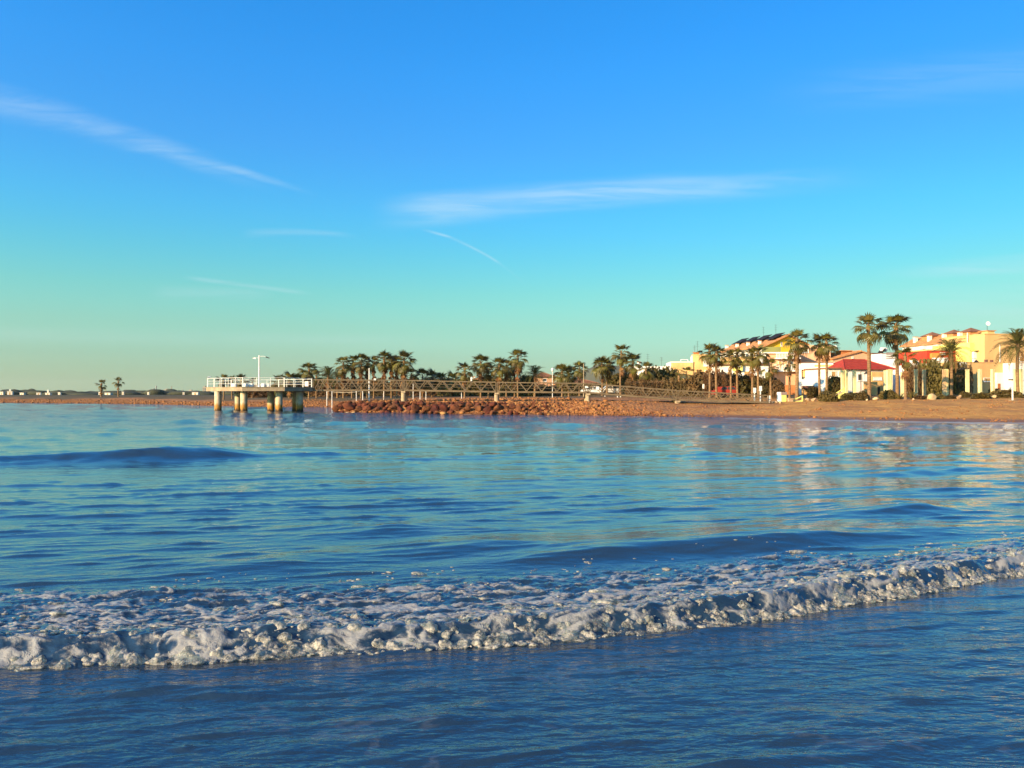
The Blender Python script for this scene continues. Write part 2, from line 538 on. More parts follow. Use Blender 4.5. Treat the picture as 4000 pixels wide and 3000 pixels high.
def foam_material():
    m = bpy.data.materials.new('wave_foam')
    m.use_nodes = True
    nt = NT(m.node_tree)
    b = nt.n['Principled BSDF']
    geo = nt.node('ShaderNodeNewGeometry')
    P = geo.outputs['Position']
    n = nt.noise(P, 14, 4, .65)
    n2 = nt.noise(P, 60, 3, .6)
    n3 = nt.noise(nt.mapping(P, (5, 8, 5)), 1.0, 4, .6)
    col = nt.mix(nt.smooth(n, .36, .66), (0.74, 0.69, 0.60), (0.25, 0.27, 0.26))
    nt.l.new(col, b.inputs['Base Color'])
    b.inputs['Roughness'].default_value = .38
    b.inputs['Specular IOR Level'].default_value = .5
    bp = nt.node('ShaderNodeBump')
    bp.inputs['Strength'].default_value = .8
    bp.inputs['Distance'].default_value = .014
    nt.l.new(nt.math('ADD', n2, nt.math('MULTIPLY', n, 1.5)), bp.inputs['Height'])
    nt.l.new(bp.outputs[0], b.inputs['Normal'])
    # froth: part of it is holes and thin wet film
    tr = nt.node('ShaderNodeBsdfTransparent')
    tr.inputs[0].default_value = (.80, .90, .92, 1)
    mx = nt.node('ShaderNodeMixShader')
    nt.l.new(nt.math('MULTIPLY_ADD', nt.smooth(nt.math('ADD', nt.math('MULTIPLY', n3, .6), nt.math('MULTIPLY', n2, .4)), .42, .60), .70, .10), mx.inputs[0])
    tl = nt.node('ShaderNodeBsdfTranslucent')
    nt.l.new(nt.mix(.5, col, (0.60, 0.66, 0.62)), tl.inputs[0])
    soft = nt.node('ShaderNodeMixShader')
    soft.inputs[0].default_value = .38
    nt.l.new(b.outputs[0], soft.inputs[1])
    nt.l.new(tl.outputs[0], soft.inputs[2])
    nt.l.new(soft.outputs[0], mx.inputs[1])
    nt.l.new(tr.outputs[0], mx.inputs[2])
    nt.l.new(mx.outputs[0], nt.n['Material Output'].inputs['Surface'])
    MATS['wave_foam'] = m


foam_material()


# ------------------------------------------------------------------ mesh helpers
def link(o, label=None, cat=None, group=None, kind=None):
    COL.objects.link(o)
    if label:
        o['label'] = label
    if cat:
        o['category'] = cat
    if group:
        o['group'] = group
    if kind:
        o['kind'] = kind
    return o


def mesh_np(name, verts, faces, material=None, smooth=False, attrs=None):
    """quick mesh from numpy arrays; faces is an (n,4) or (n,3) int array"""
    me = bpy.data.meshes.new(name)
    nv, nf, k = len(verts), len(faces), faces.shape[1]
    me.vertices.add(nv)
    me.vertices.foreach_set('co', np.ascontiguousarray(verts, np.float32).ravel())
    me.loops.add(nf * k)
    me.loops.foreach_set('vertex_index', np.ascontiguousarray(faces, np.int32).ravel())
    me.polygons.add(nf)
    me.polygons.foreach_set('loop_start', np.arange(0, nf * k, k, dtype=np.int32))
    if smooth:
        me.polygons.foreach_set('use_smooth', np.ones(nf, bool))
    if attrs:
        for an, av in attrs.items():
            a = me.attributes.new(an, 'FLOAT', 'POINT')
            a.data.foreach_set('value', np.ascontiguousarray(av, np.float32))
    me.update(calc_edges=True)
    if material:
        me.materials.append(MATS[material])
    return me


class MB:
    def __init__(self):
        self.v = []
        self.f = []

    def add(self, vs, fs):
        o = len(self.v)
        self.v += [tuple(p) for p in vs]
        self.f += [tuple(i + o for i in f) for f in fs]
        return self

    def box(self, x0, x1, y0, y1, z0, z1):
        vs = [(x, y, z) for z in (z0, z1) for y in (y0, y1) for x in (x0, x1)]
        return self.add(vs, [(0, 2, 3, 1), (4, 5, 7, 6), (0, 1, 5, 4), (2, 6, 7, 3), (0, 4, 6, 2), (1, 3, 7, 5)])

    def bar(self, p, q, w, h=None, up=(0, 0, 1)):
        """rectangular bar between two points"""
        h = h or w
        p, q = Vector(p), Vector(q)
        d = (q - p).normalized()
        u = Vector(up)
        if abs(d.dot(u)) > .95:
            u = Vector((0, 1, 0))
        s = d.cross(u).normalized()
        t = s.cross(d).normalized()
        vs = []
        for c in (p, q):
            for a, b in ((-1, -1), (1, -1), (1, 1), (-1, 1)):
                vs.append(c + s * (a * w / 2) + t * (b * h / 2))
        return self.add(vs, [(0, 1, 2, 3), (7, 6, 5, 4), (0, 4, 5, 1), (1, 5, 6, 2), (2, 6, 7, 3), (3, 7, 4, 0)])

    def tube(self, pts, rad, n=8, caps=True):
        pts = [Vector(p) for p in pts]
        if not isinstance(rad, (list, tuple)):
            rad = [rad] * len(pts)
        rings = []
        for i, p in enumerate(pts):
            d = (pts[min(i + 1, len(pts) - 1)] - pts[max(i - 1, 0)]).normalized()
            u = Vector((0, 0, 1)) if abs(d.z) < .9 else Vector((1, 0, 0))
            s = d.cross(u).normalized()
            t = s.cross(d)
            rings.append([p + (s * math.cos(2 * math.pi * k / n) + t * math.sin(2 * math.pi * k / n)) * rad[i] for k in range(n)])
        o = len(self.v)
        for r in rings:
            self.v += [tuple(p) for p in r]
        for i in range(len(pts) - 1):
            for k in range(n):
                self.f.append((o + i * n + k, o + i * n + (k + 1) % n, o + (i + 1) * n + (k + 1) % n, o + (i + 1) * n + k))
        if caps:
            self.f.append(tuple(o + k for k in reversed(range(n))))
            self.f.append(tuple(o + (len(pts) - 1) * n + k for k in range(n)))
        return self

    def prism(self, poly, z0, z1):
        n = len(poly)
        vs = [(x, y, z0) for x, y in poly] + [(x, y, z1) for x, y in poly]
        fs = [tuple(reversed(range(n))), tuple(range(n, 2 * n))]
        fs += [(i, (i + 1) % n, n + (i + 1) % n, n + i) for i in range(n)]
        return self.add(vs, fs)

    def prism_y(self, poly, y0, y1):
        """polygon in x,z drawn out along y"""
        n = len(poly)
        vs = [(x, y0, z) for x, z in poly] + [(x, y1, z) for x, z in poly]
        fs = [tuple(range(n)), tuple(reversed(range(n, 2 * n)))]
        fs += [((i + 1) % n, i, n + i, n + (i + 1) % n) for i in range(n)]
        return self.add(vs, fs)

    def mesh(self, name, material, smooth=False):
        me = bpy.data.meshes.new(name)
        me.from_pydata(self.v, [], self.f)
        if smooth:
            for p in me.polygons:
                p.use_smooth = True
        me.materials.append(MATS[material])
        me.update()
        return me

    def obj(self, name, material, parent=None, smooth=False, loc=None, world=False, **tags):
        """link as one object; with world=True the vertices are world coordinates under an unrotated parent"""
        me = self.mesh(name, material, smooth)
        o = bpy.data.objects.new(name, me)
        if loc is not None:
            o.location = loc
        if parent is not None:
            o.parent = parent
            if world:
                q = parent
                off = Vector((0, 0, 0))
                while q is not None:
                    off += Vector(q.location)
                    q = q.parent
                o.location = -off
        return link(o, **tags)


def inst(name, me, parent=None, loc=(0, 0, 0), rot=(0, 0, 0), scale=(1, 1, 1), **tags):
    o = bpy.data.objects.new(name, me)
    o.location = loc
    o.rotation_euler = rot
    o.scale = scale if isinstance(scale, tuple) else (scale,) * 3
    if parent is not None:
        o.parent = parent
    return link(o, **tags)


def empty(name, loc, rz=0.0, label=None, cat=None, group=None):
    o = bpy.data.objects.new(name, None)
    o.location = loc
    o.rotation_euler = (0, 0, rz)
    o.empty_display_size = .2
    return link(o, label, cat, group)


def fan_grid(rows, us, apex):
    """grid of points on rays from (0, apex): x = u * (y - apex)"""
    Yg, Ug = np.meshgrid(rows, us, indexing='ij')
    Xg = Ug * (Yg - apex)
    nr, nc = Yg.shape
    i = np.arange(nr * nc).reshape(nr, nc)
    faces = np.stack([i[:-1, :-1], i[:-1, 1:], i[1:, 1:], i[1:, :-1]], -1).reshape(-1, 4)
    return Xg.ravel(), Yg.ravel(), faces


# ------------------------------------------------------------------ ground
def build_ground():
    rows = list(np.arange(-30, 40, 5.0))
    y = 40.0
    while y < 205:
        rows.append(y)
        y += 0.5 if y < 150 else .8
    while y < 5200:
        rows.append(y)
        y *= 1.18
    us = np.concatenate([[-2.0, -1.5, -1.1], np.linspace(-.85, .85, 420), [1.1, 1.5, 2.0]])
    x, y, f = fan_grid(np.array(rows), us, -40.0)
    z = ground_height(x, y)
    s = shore_dist(x, y)
    beach = sstep(x, 12, 30)
    gravel = np.clip(1 - beach + .45 * sstep(fbm(x * .15, y * .4, 3), -.05, .25) * sstep(s, 1, 10), 0, 1)
    inland = sstep(s + fbm(x * .08, y * .08, 3) * 8, np.where(x < -20, 8, 24), np.where(x < -20, 13, 34)) * .85
    inland = np.maximum(inland, sstep(y, 205, 230))
    me = mesh_np('ground', np.stack([x, y, z], 1), f, 'shore_ground', True, {'gravel': gravel, 'inland': inland})
    o = bpy.data.objects.new('ground', me)
    link(o, kind='structure')


build_ground()

# ------------------------------------------------------------------ sea
FOOT = np.array([(-12, 5.6), (-7, 5.95), (-4.15, 6.2), (-3.0, 6.26), (-0.67, 6.7), (1.67, 7.14), (3.16, 7.9), (6.29, 9.43), (9.5, 11.3), (14, 14.4)])


def foot_line(x):
    xs = np.linspace(-12, 14, 400)
    ys = np.interp(xs, FOOT[:, 0], FOOT[:, 1])
    k = np.ones(31) / 31
    ys = np.convolve(np.pad(ys, 15, mode='edge'), k, 'valid')
    y = np.interp(x, xs, ys)
    return y + .10 * perlin(x * 1.3, x * 0 + 3.3) + .05 * perlin(x * 3.7, x * 0 + 8.1)


def breaker_s(x, y):
    """distance behind the foot of the breaking wave (negative on the beach side)"""
    return (y - foot_line(x)) * .94


def breaker_h(x, s):
    hb = .175 * (1 + .35 * perlin(x * .9, x * 0 + 5.5)) * (1 - .45 * sstep(x, 3.6, 6.5) * 0)
    up = sstep(s, -.02, .24)
    down = np.exp(-np.clip(s - .24, 0, None) / .62)
    return hb * up * down


SWELLS = [  # x, y of the crest middle, height, half length left / right, depth of the front / back
    (-11.3, 26.4, .31, 2.6, 2.1, .9, 2.4),
    (-15.0, 25.0, .13, 5.0, 2.6, .7, 1.8),
    (-14.0, 25.4, .07, 12, 7, .7, 1.8),
    (5.6, 12.0, .09, 2.4, 2.4, .5, 1.1),
    (3.9, 11.25, .135, 2.1, 1.2, .50, 1.2),
    (1.2, 10.45, .10, 1.6, 1.4, .45, 1.0),
    (7.3, 14.2, .13, 1.7, 1.6, .55, 1.4),
    (-.4, 10.9, .085, 1.3, 1.0, .40, .9),
    (-3.0, 9.9, .05, 1.3, 1.0, .40, .8),
    (-1.8, 12.2, .05, 1.3, 1.0, .40, .9),
    (12.0, 22.0, .10, 2.5, 2.5, .8, 1.8),
    (9.5, 17.5, .06, 2, 2, .6, 1.4),
    (-4.5, 17.5, .05, 2.2, 2.0, .6, 1.4),
    (2.0, 19.0, .04, 3, 2.4, .7, 1.5),
    (20.0, 42.0, .16, 7, 9, 1.2, 2.8),
    (30.0, 51.0, .16, 7, 9, 1.0, 2.2),
    (-32.0, 86.0, .22, 14, 10, 1.5, 4),
    (-18.0, 83.0, .16, 8, 12, 1.5, 4),
    (-42.0, 110.0, .30, 9, 9, 1.5, 4),
]


def sea(x, y):
    """height of the sea, and where foam lies on it"""
    c, s_ = math.cos(R(12)), math.sin(R(12))
    xr, yr = x * c + y * s_, -x * s_ + y * c
    fade = 1 / (1 + (y / 60) ** 2)
    gust = .8 + .7 * fbm(x * .09, y * .16, 2)
    calm = .85 + .85 * sstep(-y, -8.5, -5)
    def crest(u, v):                       # flat troughs, peaked crests: thin dark fronts on calm water
        p = perlin(u, v) + .35 * perlin(u * 2.1 + 31.7, v * 2.1 + 12.9)
        return np.clip(p + .02, 0, None) ** 1.6 * 1.7
    def ridge(u, v):                       # short steep wavelets standing on flat water
        p = perlin(u, v) + .4 * perlin(u * 2.3 + 11.7, v * 2.3 + 2.9)
        return np.clip(p - .10, 0, None) ** 1.3 * 2.2
    h = (.034 * crest(xr * .42, yr * 1.05) + .020 * crest(xr * .8, yr * 2.3) + .013 * crest(xr * 1.5, yr * 4.2 + 9)
         + .0080 * crest(xr * 2.6, yr * 7.0 + 4) + .0035 * crest(xr * 5.0 + 3, yr * 13.0) + .0012 * perlin(x * 6.3, y * 15.0)) * gust * calm
    h = h + gust * (.032 * ridge(xr * .62 + 3, yr * 3.7) * (1 - .5 * sstep(y, 20, 40)) + .058 * ridge(xr * .34 + 9, yr * 2.0 + 5) * sstep(y, 9, 16)
                    + .11 * ridge(xr * .19 + 1, yr * 1.0 + 8) * sstep(y, 18, 32))
    h = h + (.06 * crest(xr * .22 + 5, yr * .50) + .03 * fbm(x * .12, y * .3, 2)) * sstep(y, 9, 30)
    sd = np.full(x.shape, -99.0)
    far = y > 40
    sd[far] = shore_dist(x[far], y[far])
    off = sstep(-sd, 1, 12)
    h = h + off * (.20 * ridge(xr * .10 + 2, yr * .46 + 7) * sstep(y, 30, 55) + .32 * ridge(xr * .06 + 8, yr * .22) * sstep(y, 45, 80))
    face = 0
    for (sx, sy, a, hl, hr, df, db) in SWELLS:
        dx = x - sx
        line = sy + .27 * dx + .25 * perlin(x * .35 + sx, x * 0 + sy)
        t = y - line
        along = np.exp(-(dx / np.where(dx < 0, hl, hr)) ** 2)
        bell = along * np.exp(-(t / np.where(t < 0, df, db)) ** 2)
        h = h + a * bell * (1 + .2 * perlin(x * .8 + sy, y * .8))
        face = np.maximum(face, along * np.exp(-((t + df * .6) / (df * 1.3)) ** 2) * min(1, a / .15))
    h = h + face * sstep(y, 16, 22) * (.10 * perlin(x * .45 + y * .25, y * 1.2 - x * .55) + .06 * perlin(x * 1.0 + y * .4, y * 2.2 - x * .8))
    h = h + face * (.016 * perlin(x * 1.1 + y * .5, y * 3.4 - x * .9) + .010 * perlin(x * 2.2 + y, y * 7.0 - x * 1.6))
    s = breaker_s(x, y)
    near_b = (s > -1) & (s < 8) & (np.abs(x) < 14)
    bh = np.where(near_b, breaker_h(x, s), 0)
    h = h * (1 - .5 * sstep(s, -.2, .1) * (1 - sstep(s, .4, 1.5))) + bh
    # turbulence and foam behind the breaker
    wx = x + .25 * perlin(x * 1.7, y * 1.7)
    ws = s + .20 * perlin(x * 1.9 + 7, y * 2.3)
    width = 2.7 - 1.2 * sstep(x, 2.8, 6.0)
    dens = np.clip(1.0 - s / width, 0, 1) * (s > -.02) * near_b
    n1 = fbm(wx * 1.3, ws * 4.2, 4, .62)
    n2 = 1 - np.abs(fbm(wx * 2.0 + 5, ws * 5.2, 4, .6)) * 2.4
    pat = .55 * n1 + .55 * (n2 - .45)
    foam = .04 + dens ** 1.1 * .40 * (.65 + .35 * sstep(s, .15, .6)) + pat * 1.3 * (.8 + .2 * sstep(s, .1, .5)) * sstep(dens, 0, .3)
    foam = np.where(dens > 0, np.clip(foam, 0, 1), 0) * sstep(dens, 0, .12)
    rough = fbm(x * 3.5, y * 6.0, 3, .6) * sstep(dens, 0, .4)
    h = h + .035 * rough + .030 * foam * sstep(dens, 0, .2)
    # swash along the sand and round the stones
    sand = sstep(x, 14, 26)
    sw = sstep(sd, -7.5, -.5) * sand * (.50 + 1.1 * fbm(x * .25, sd * .75, 3))
    lip = np.exp(-((sd + 2.6 + 1.2 * perlin(x * .13, x * 0 + 2.2)) / 1.3) ** 2) * sand * sstep(fbm(x * .16, x * 0 + 6.1, 3), -.22, .12)
    sw = np.maximum(sw, 1.15 * lip)
    sw = np.maximum(sw, sstep(sd, -1.4, -.2) * (1 - sand) * sstep(fbm(x * .35, y * .2, 3), .0, .4) * .8)
    lagoon = sstep(sd, -5, -.5) * (x < -34) * (x > -85) * (y > 120) * (.35 + fbm(x * .12, y * .2, 2))
    foam = np.maximum(foam, np.clip(np.maximum(sw, lagoon), 0, 1))
    film = np.zeros(x.shape)
    fr = s < -.05
    q = fbm(x[fr] * .8 + .3 * perlin(x[fr] * 3, y[fr] * 3), y[fr] * 1.5, 4)
    film[fr] = sstep(q, .18, .26) * sstep(1 - np.abs(fbm(x[fr] * 2.6 + 4, y[fr] * 5.2, 3)) * 5, .2, .8)
    return h, foam, film


def build_sea():
    rows = [1.6, 2.2, 2.8]
    y = 3.2
    while y < 100:
        rows.append(y)
        y += max(.009, y * y / (CAM_H * 768) * .62)
    while y < 330:
        rows.append(y)
        y += 6
    us = np.concatenate([[-5, -3, -1.8, -1.2], np.linspace(-.82, .82, 1000), [1.2, 1.8, 3, 5]])
    x, y, f = fan_grid(np.array(rows), us, -.8)
    h, foam, film = sea(x, y)
    me = mesh_np('sea', np.stack([x, y, h], 1), f, 'sea_water', True, {'foam': foam, 'film': film})
    link(bpy.data.objects.new('sea', me), kind='structure')
    print('sea rows', len(rows), 'quads', len(f))


build_sea()


def ico_arrays(sub):
    bm = bmesh.new()
    bmesh.ops.create_icosphere(bm, subdivisions=sub, radius=1.0)
    bm.verts.ensure_lookup_table()
    v = np.array([p.co[:] for p in bm.verts])
    f = np.array([[q.index for q in p.verts] for p in bm.faces])
    bm.free()
    return v, f


def build_foam():
    def blobs(C, Rr, SQ, sub, lump=.25):
        """lumpy ellipsoids at C with radii Rr and squash SQ as one vertex / face array"""
        v1, f1 = ico_arrays(sub)
        n = len(C)
        k = 1 + lump * perlin(v1[None, :, 0] * 1.3 + C[:, None, 0] * 9, v1[None, :, 1] * 1.3 + v1[None, :, 2] * 1.1 + C[:, None, 1] * 7)
        W = v1[None] * k[:, :, None] * SQ[:, None, :] * Rr[:, None, None]
        a = RNG.normal(0, .35, n)
        ca, sa = np.cos(a)[:, None], np.sin(a)[:, None]
        W = np.stack([W[..., 0] * ca - W[..., 1] * sa, W[..., 0] * sa + W[..., 1] * ca, W[..., 2]], -1)
        W = W + C[:, None, :]
        F = f1[None] + (np.arange(n) * len(v1))[:, None, None]
        return W.reshape(-1, 3), F.reshape(-1, 3)

    # the rolling front
    n = 15000
    x = RNG.uniform(-7.5, 9.5, n)
    clump = fbm(x * 1.1, x * 0 + 2.2, 3)
    s = np.where(RNG.random(n) < .7, np.abs(RNG.normal(0, .17, n)) - .02, RNG.uniform(0, .8, n))
    patch = fbm(x * 2.6, s * 5 + 8, 3)
    keep = (RNG.random(n) < .52 + .4 * clump + .8 * patch) & ~((x < -3.3) & (RNG.random(n) < .6))
    x, clump, s = x[keep], clump[keep], s[keep]
    n = len(x)
    hm = breaker_h(x, s)
    r = np.minimum(.009 + RNG.pareto(2.5, n) * .013, .052)
    top = hm + (.004 + .05 * np.clip(clump, 0, 1)) * np.exp(-s / .35)
    z = np.where(s < .2, RNG.uniform(.25, 1.0, n) * top, top - RNG.uniform(0, .02, n))
    C = np.stack([x, foot_line(x) + s / .94, z], 1)
    SQ = np.tile([1.25, 1.0, .85], (n, 1))
    big = np.where(r > .04)[0]
    kc, kr = [], []
    for rep in range(5):                      # little knobs on the big lumps
        d = RNG.normal(0, 1, (len(big), 3))
        d /= np.linalg.norm(d, axis=1)[:, None]
        d[:, 2] = np.abs(d[:, 2])
        kc.append(C[big] + d * r[big][:, None] * .9)
        kr.append(r[big] * RNG.uniform(.22, .45, len(big)))
    # thrown tongues along the foot
    m = 520
    xt = RNG.uniform(-4, 9.5, m)
    ct = np.clip(fbm(xt * 1.1, xt * 0 + 2.2, 3), 0, 1)
    T = np.stack([xt, foot_line(xt) + RNG.uniform(-.06, .03, m) - .08 * ct, RNG.uniform(0, .025, m)], 1)
    C = np.vstack([C] + kc + [T])
    r = np.concatenate([r] + kr + [RNG.uniform(.010, .032, m)])
    SQ = np.vstack([SQ] + [np.ones((len(big), 3))] * 5 + [np.tile([1.8, 1.0, .5], (m, 1))])
    V, F = blobs(C, r, SQ, 2)
    src = mesh_np('foam_source', V, F)
    tmp = bpy.data.objects.new('foam_source', src)
    COL.objects.link(tmp)
    md = tmp.modifiers.new('remesh', 'REMESH')
    md.mode = 'VOXEL'
    md.voxel_size = .0105
    md.use_smooth_shade = True
    dg = bpy.context.evaluated_depsgraph_get()
    me = bpy.data.meshes.new_from_object(tmp.evaluated_get(dg))
    bpy.data.objects.remove(tmp)
    me.name = 'breaking_wave_foam'
    co = np.empty(len(me.vertices) * 3, np.float32)
    me.vertices.foreach_get('co', co)
    co = co.reshape(-1, 3)
    nn = np.empty(len(me.vertices) * 3, np.float32)
    me.vertices.foreach_get('normal', nn)
    nn = nn.reshape(-1, 3)
    d = .008 * fbm(co[:, 0] * 22 + co[:, 2] * 13, co[:, 1] * 22 + co[:, 2] * 17, 3, .6)
    co += nn * d[:, None]
    me.vertices.foreach_set('co', co.ravel())
    me.materials.clear()
    me.materials.append(MATS['wave_foam'])
    me.update()
    print('foam verts', len(me.vertices))
    link(bpy.data.objects.new('breaking_wave_foam', me), kind='stuff')

    # clots of foam left floating behind the crest
    n = 16000
    x = RNG.uniform(-9, 9.5, n)
    width = 2.7 - 1.2 * sstep(x, 2.8, 6.0)
    s = RNG.random(n) ** 1.7 * width + .25
    mk = fbm(x * .9, s * 2.4 + 3, 4)
    keep = RNG.random(n) < (.02 + 1.1 * mk) * (1 - .5 * s / width)
    x, s, width = x[keep], s[keep], width[keep]
    n = len(x)
    y = foot_line(x) + s / .94
    h = sea(x, y)[0]
    r = np.minimum(.008 + RNG.pareto(2.6, n) * .011, .06)
    C = np.stack([x, y, h + r * .05], 1)
    SQ = np.stack([RNG.uniform(1.3, 2.8, n), np.ones(n), np.full(n, .42)], 1)
    V, F = blobs(C, r, SQ, 1)
    print('clots', n)
    me = mesh_np('floating_foam', V, F, 'wave_foam', True)
    link(bpy.data.objects.new('floating_foam', me), kind='stuff')


build_foam()


# ------------------------------------------------------------------ far country
def hill():
    D = 2500.0
    n, m = 60, 10
    V, F = [], []
    prof_px = [1900, 2100, 2220, 2290, 2318, 2345, 2400, 2425, 2460, 2560, 2800, 3200]
    prof_py = [1536, 1520, 1492, 1446, 1428, 1422, 1428, 1433, 1452, 1490, 1515, 1536]
    for j in range(m):
        t = j / (m - 1)
        for i in range(n):
            px = 1900 + 1300 * i / (n - 1)
            h = gz(np.interp(px, prof_px, prof_py), D) * math.sin(math.pi * t) ** .8 if 0 < j < m - 1 else 0
            h += (random.random() - .5) * .05 * h
            V.append((gx(px, D), D - 400 + 800 * t, h))
    for j in range(m - 1):
        for i in range(n - 1):
            a = j * n + i
            F.append((a, a + 1, a + n + 1, a + n))
    mat('hill_scrub', (0.10, 0.10, 0.06), (0.07, 0.075, 0.05), .004, .95)
    o = MB().add(V, F).obj('hill', 'hill_scrub', smooth=True, kind='structure')


hill()


def far_woods():
    V, F = [], []
    v1, f1 = ico_arrays(2)
    off = 0
    for k in range(420):
        D = random.uniform(450, 900)
        px = random.uniform(-500, 1500) if k < 300 else random.uniform(1500, 3000)
        hh = random.uniform(2.5, 4.6) * (1.0 + .25 * math.sin(px * .013)) * D / 600
        w = random.uniform(5, 13)
        q = v1 * np.array([w, w * .7, hh * .55]) * (1 + .35 * perlin(v1[:, 0] * 2.1 + k, v1[:, 2] * 2.3 + v1[:, 1]))[:, None]
        V.append(q + np.array([gx(px, D), D, 1.2 + hh * .4]))
        F.append(f1 + off)
        off += len(v1)
    me = mesh_np('far_woods', np.vstack(V), np.vstack(F), 'leaf_far')
    link(bpy.data.objects.new('far_woods', me), kind='stuff')


far_woods()


def far_town():
    D = 2000.0
    blocks = [(579, 22, 1526, 'wide grey apartment block on the far horizon, left of two chimneys'),
              (598, 6, 1521, 'narrow tower block on the far horizon beside the tallest chimney'),
              (649, 24, 1522, 'stepped grey block on the far horizon between the two chimneys'),
              (710, 9, 1527, 'small lone block on the far horizon right of the thin chimney'),
              (742, 30, 1526, 'broad low factory block on the far horizon left of the viewing platform'),
              (772, 16, 1530, 'low grey shed on the far horizon close to the viewing platform'),
              (797, 12, 1511, 'tall grey silo block on the far horizon at the edge of the viewing platform')]
    for px, w, py, lab in blocks:
        h = gz(py, D)
        ww = w / FPX * D
        e = empty('distant_building', (gx(px, D), D, 1.5), 0, lab, 'building', 'far skyline blocks')
        b = MB().box(-ww / 2, ww / 2, 0, 14, 0, h - 1.5)
        b.obj('wall', 'far_wall', e)
        for fl in range(1, max(2, int(h / 3.2))):
            MB().box(-ww * .42, ww * .42, -.12, .1, fl * 3.1, fl * 3.1 + 1.1).obj('window_band', 'glass', e)
        MB().box(-ww * .2, ww * .15, 3, 9, h - 1.5, h + 1.0).obj('roof_house', 'far_wall', e)
    for px, py, w, lab in ((610, 1507, 4.5, 'tallest grey industrial chimney on the far horizon'),
                           (670, 1509, 3.0, 'thin grey chimney on the far horizon, right of the tallest one')):
        h = gz(py, D) - 1.5
        r = w / 2 / FPX * D
        e = empty('chimney', (gx(px, D), D, 1.5), 0, lab, 'chimney', 'far chimneys')
        MB().tube([(0, 0, 0), (0, 0, h * .9)], [r * 1.15, r * .95], 10).obj('shaft', 'far_wall', e)
        MB().tube([(0, 0, h * .9), (0, 0, h)], [r * 1.1, r * 1.05], 10).obj('rim', 'far_wall', e)


far_town()


def beach_hut(px, D, w, h, lab, tower=0):
    x = gx(px, D)
    e = empty('beach_hut', (x, D, gh(x, D) - .05), random.uniform(-.2, .2), lab, 'hut', 'white huts on the spit')
    w *= .75
    h *= .85
    MB().box(-w / 2, w / 2, 0, w * .7, 0, h).obj('wall', 'hut_wall', e)
    MB().box(-w / 2 - .12, w / 2 + .12, -.15, w * .7 + .12, h, h + .14).obj('roof', 'hut_wall', e)
    MB().box(-w * .1, w * .12, -.03, .05, .02, min(h * .75, 1.9)).obj('door', 'shutter', e)
    if tower:
        MB().box(-w * .15, w * .15, w * .1, w * .4, h + .14, h + tower).obj('tower', 'hut_wall', e)


for a in [(6, 410, 2.4, 1.9, 'white hut at the far left edge of the spit'),
          (38, 415, 3.4, 2.3, 'white two-storey hut second from the left edge of the spit', 1.0),
          (85, 412, 3.0, 1.3, 'low white hut third from the left edge of the spit'),
          (150, 412, 2.8, 1.4, 'small white hut left of the hut with a little tower'),
          (186, 410, 3.4, 1.3, 'low white hut with a little tower on the spit', 1.6),
          (231, 412, 1.8, 1.5, 'small pale hut left of the two lone palms'),
          (389, 380, 1.4, 1.6, 'narrow white hut at the foot of the left lone palm'),
          (420, 385, 4.0, 1.2, 'long low white hut between the two lone palms'),
          (480, 382, 1.3, 1.8, 'narrow white hut just right of the right lone palm'),
          (579, 390, 1.3, 1.6, 'tiny white hut midway between lone palms and viewing platform'),
          (717, 390, 1.2, 1.5, 'tiny white hut left of the cream cabin near the platform'),
          (762, 390, 4.0, 1.6, 'wide cream cabin on the spit just left of the viewing platform')]:
    beach_hut(*a)


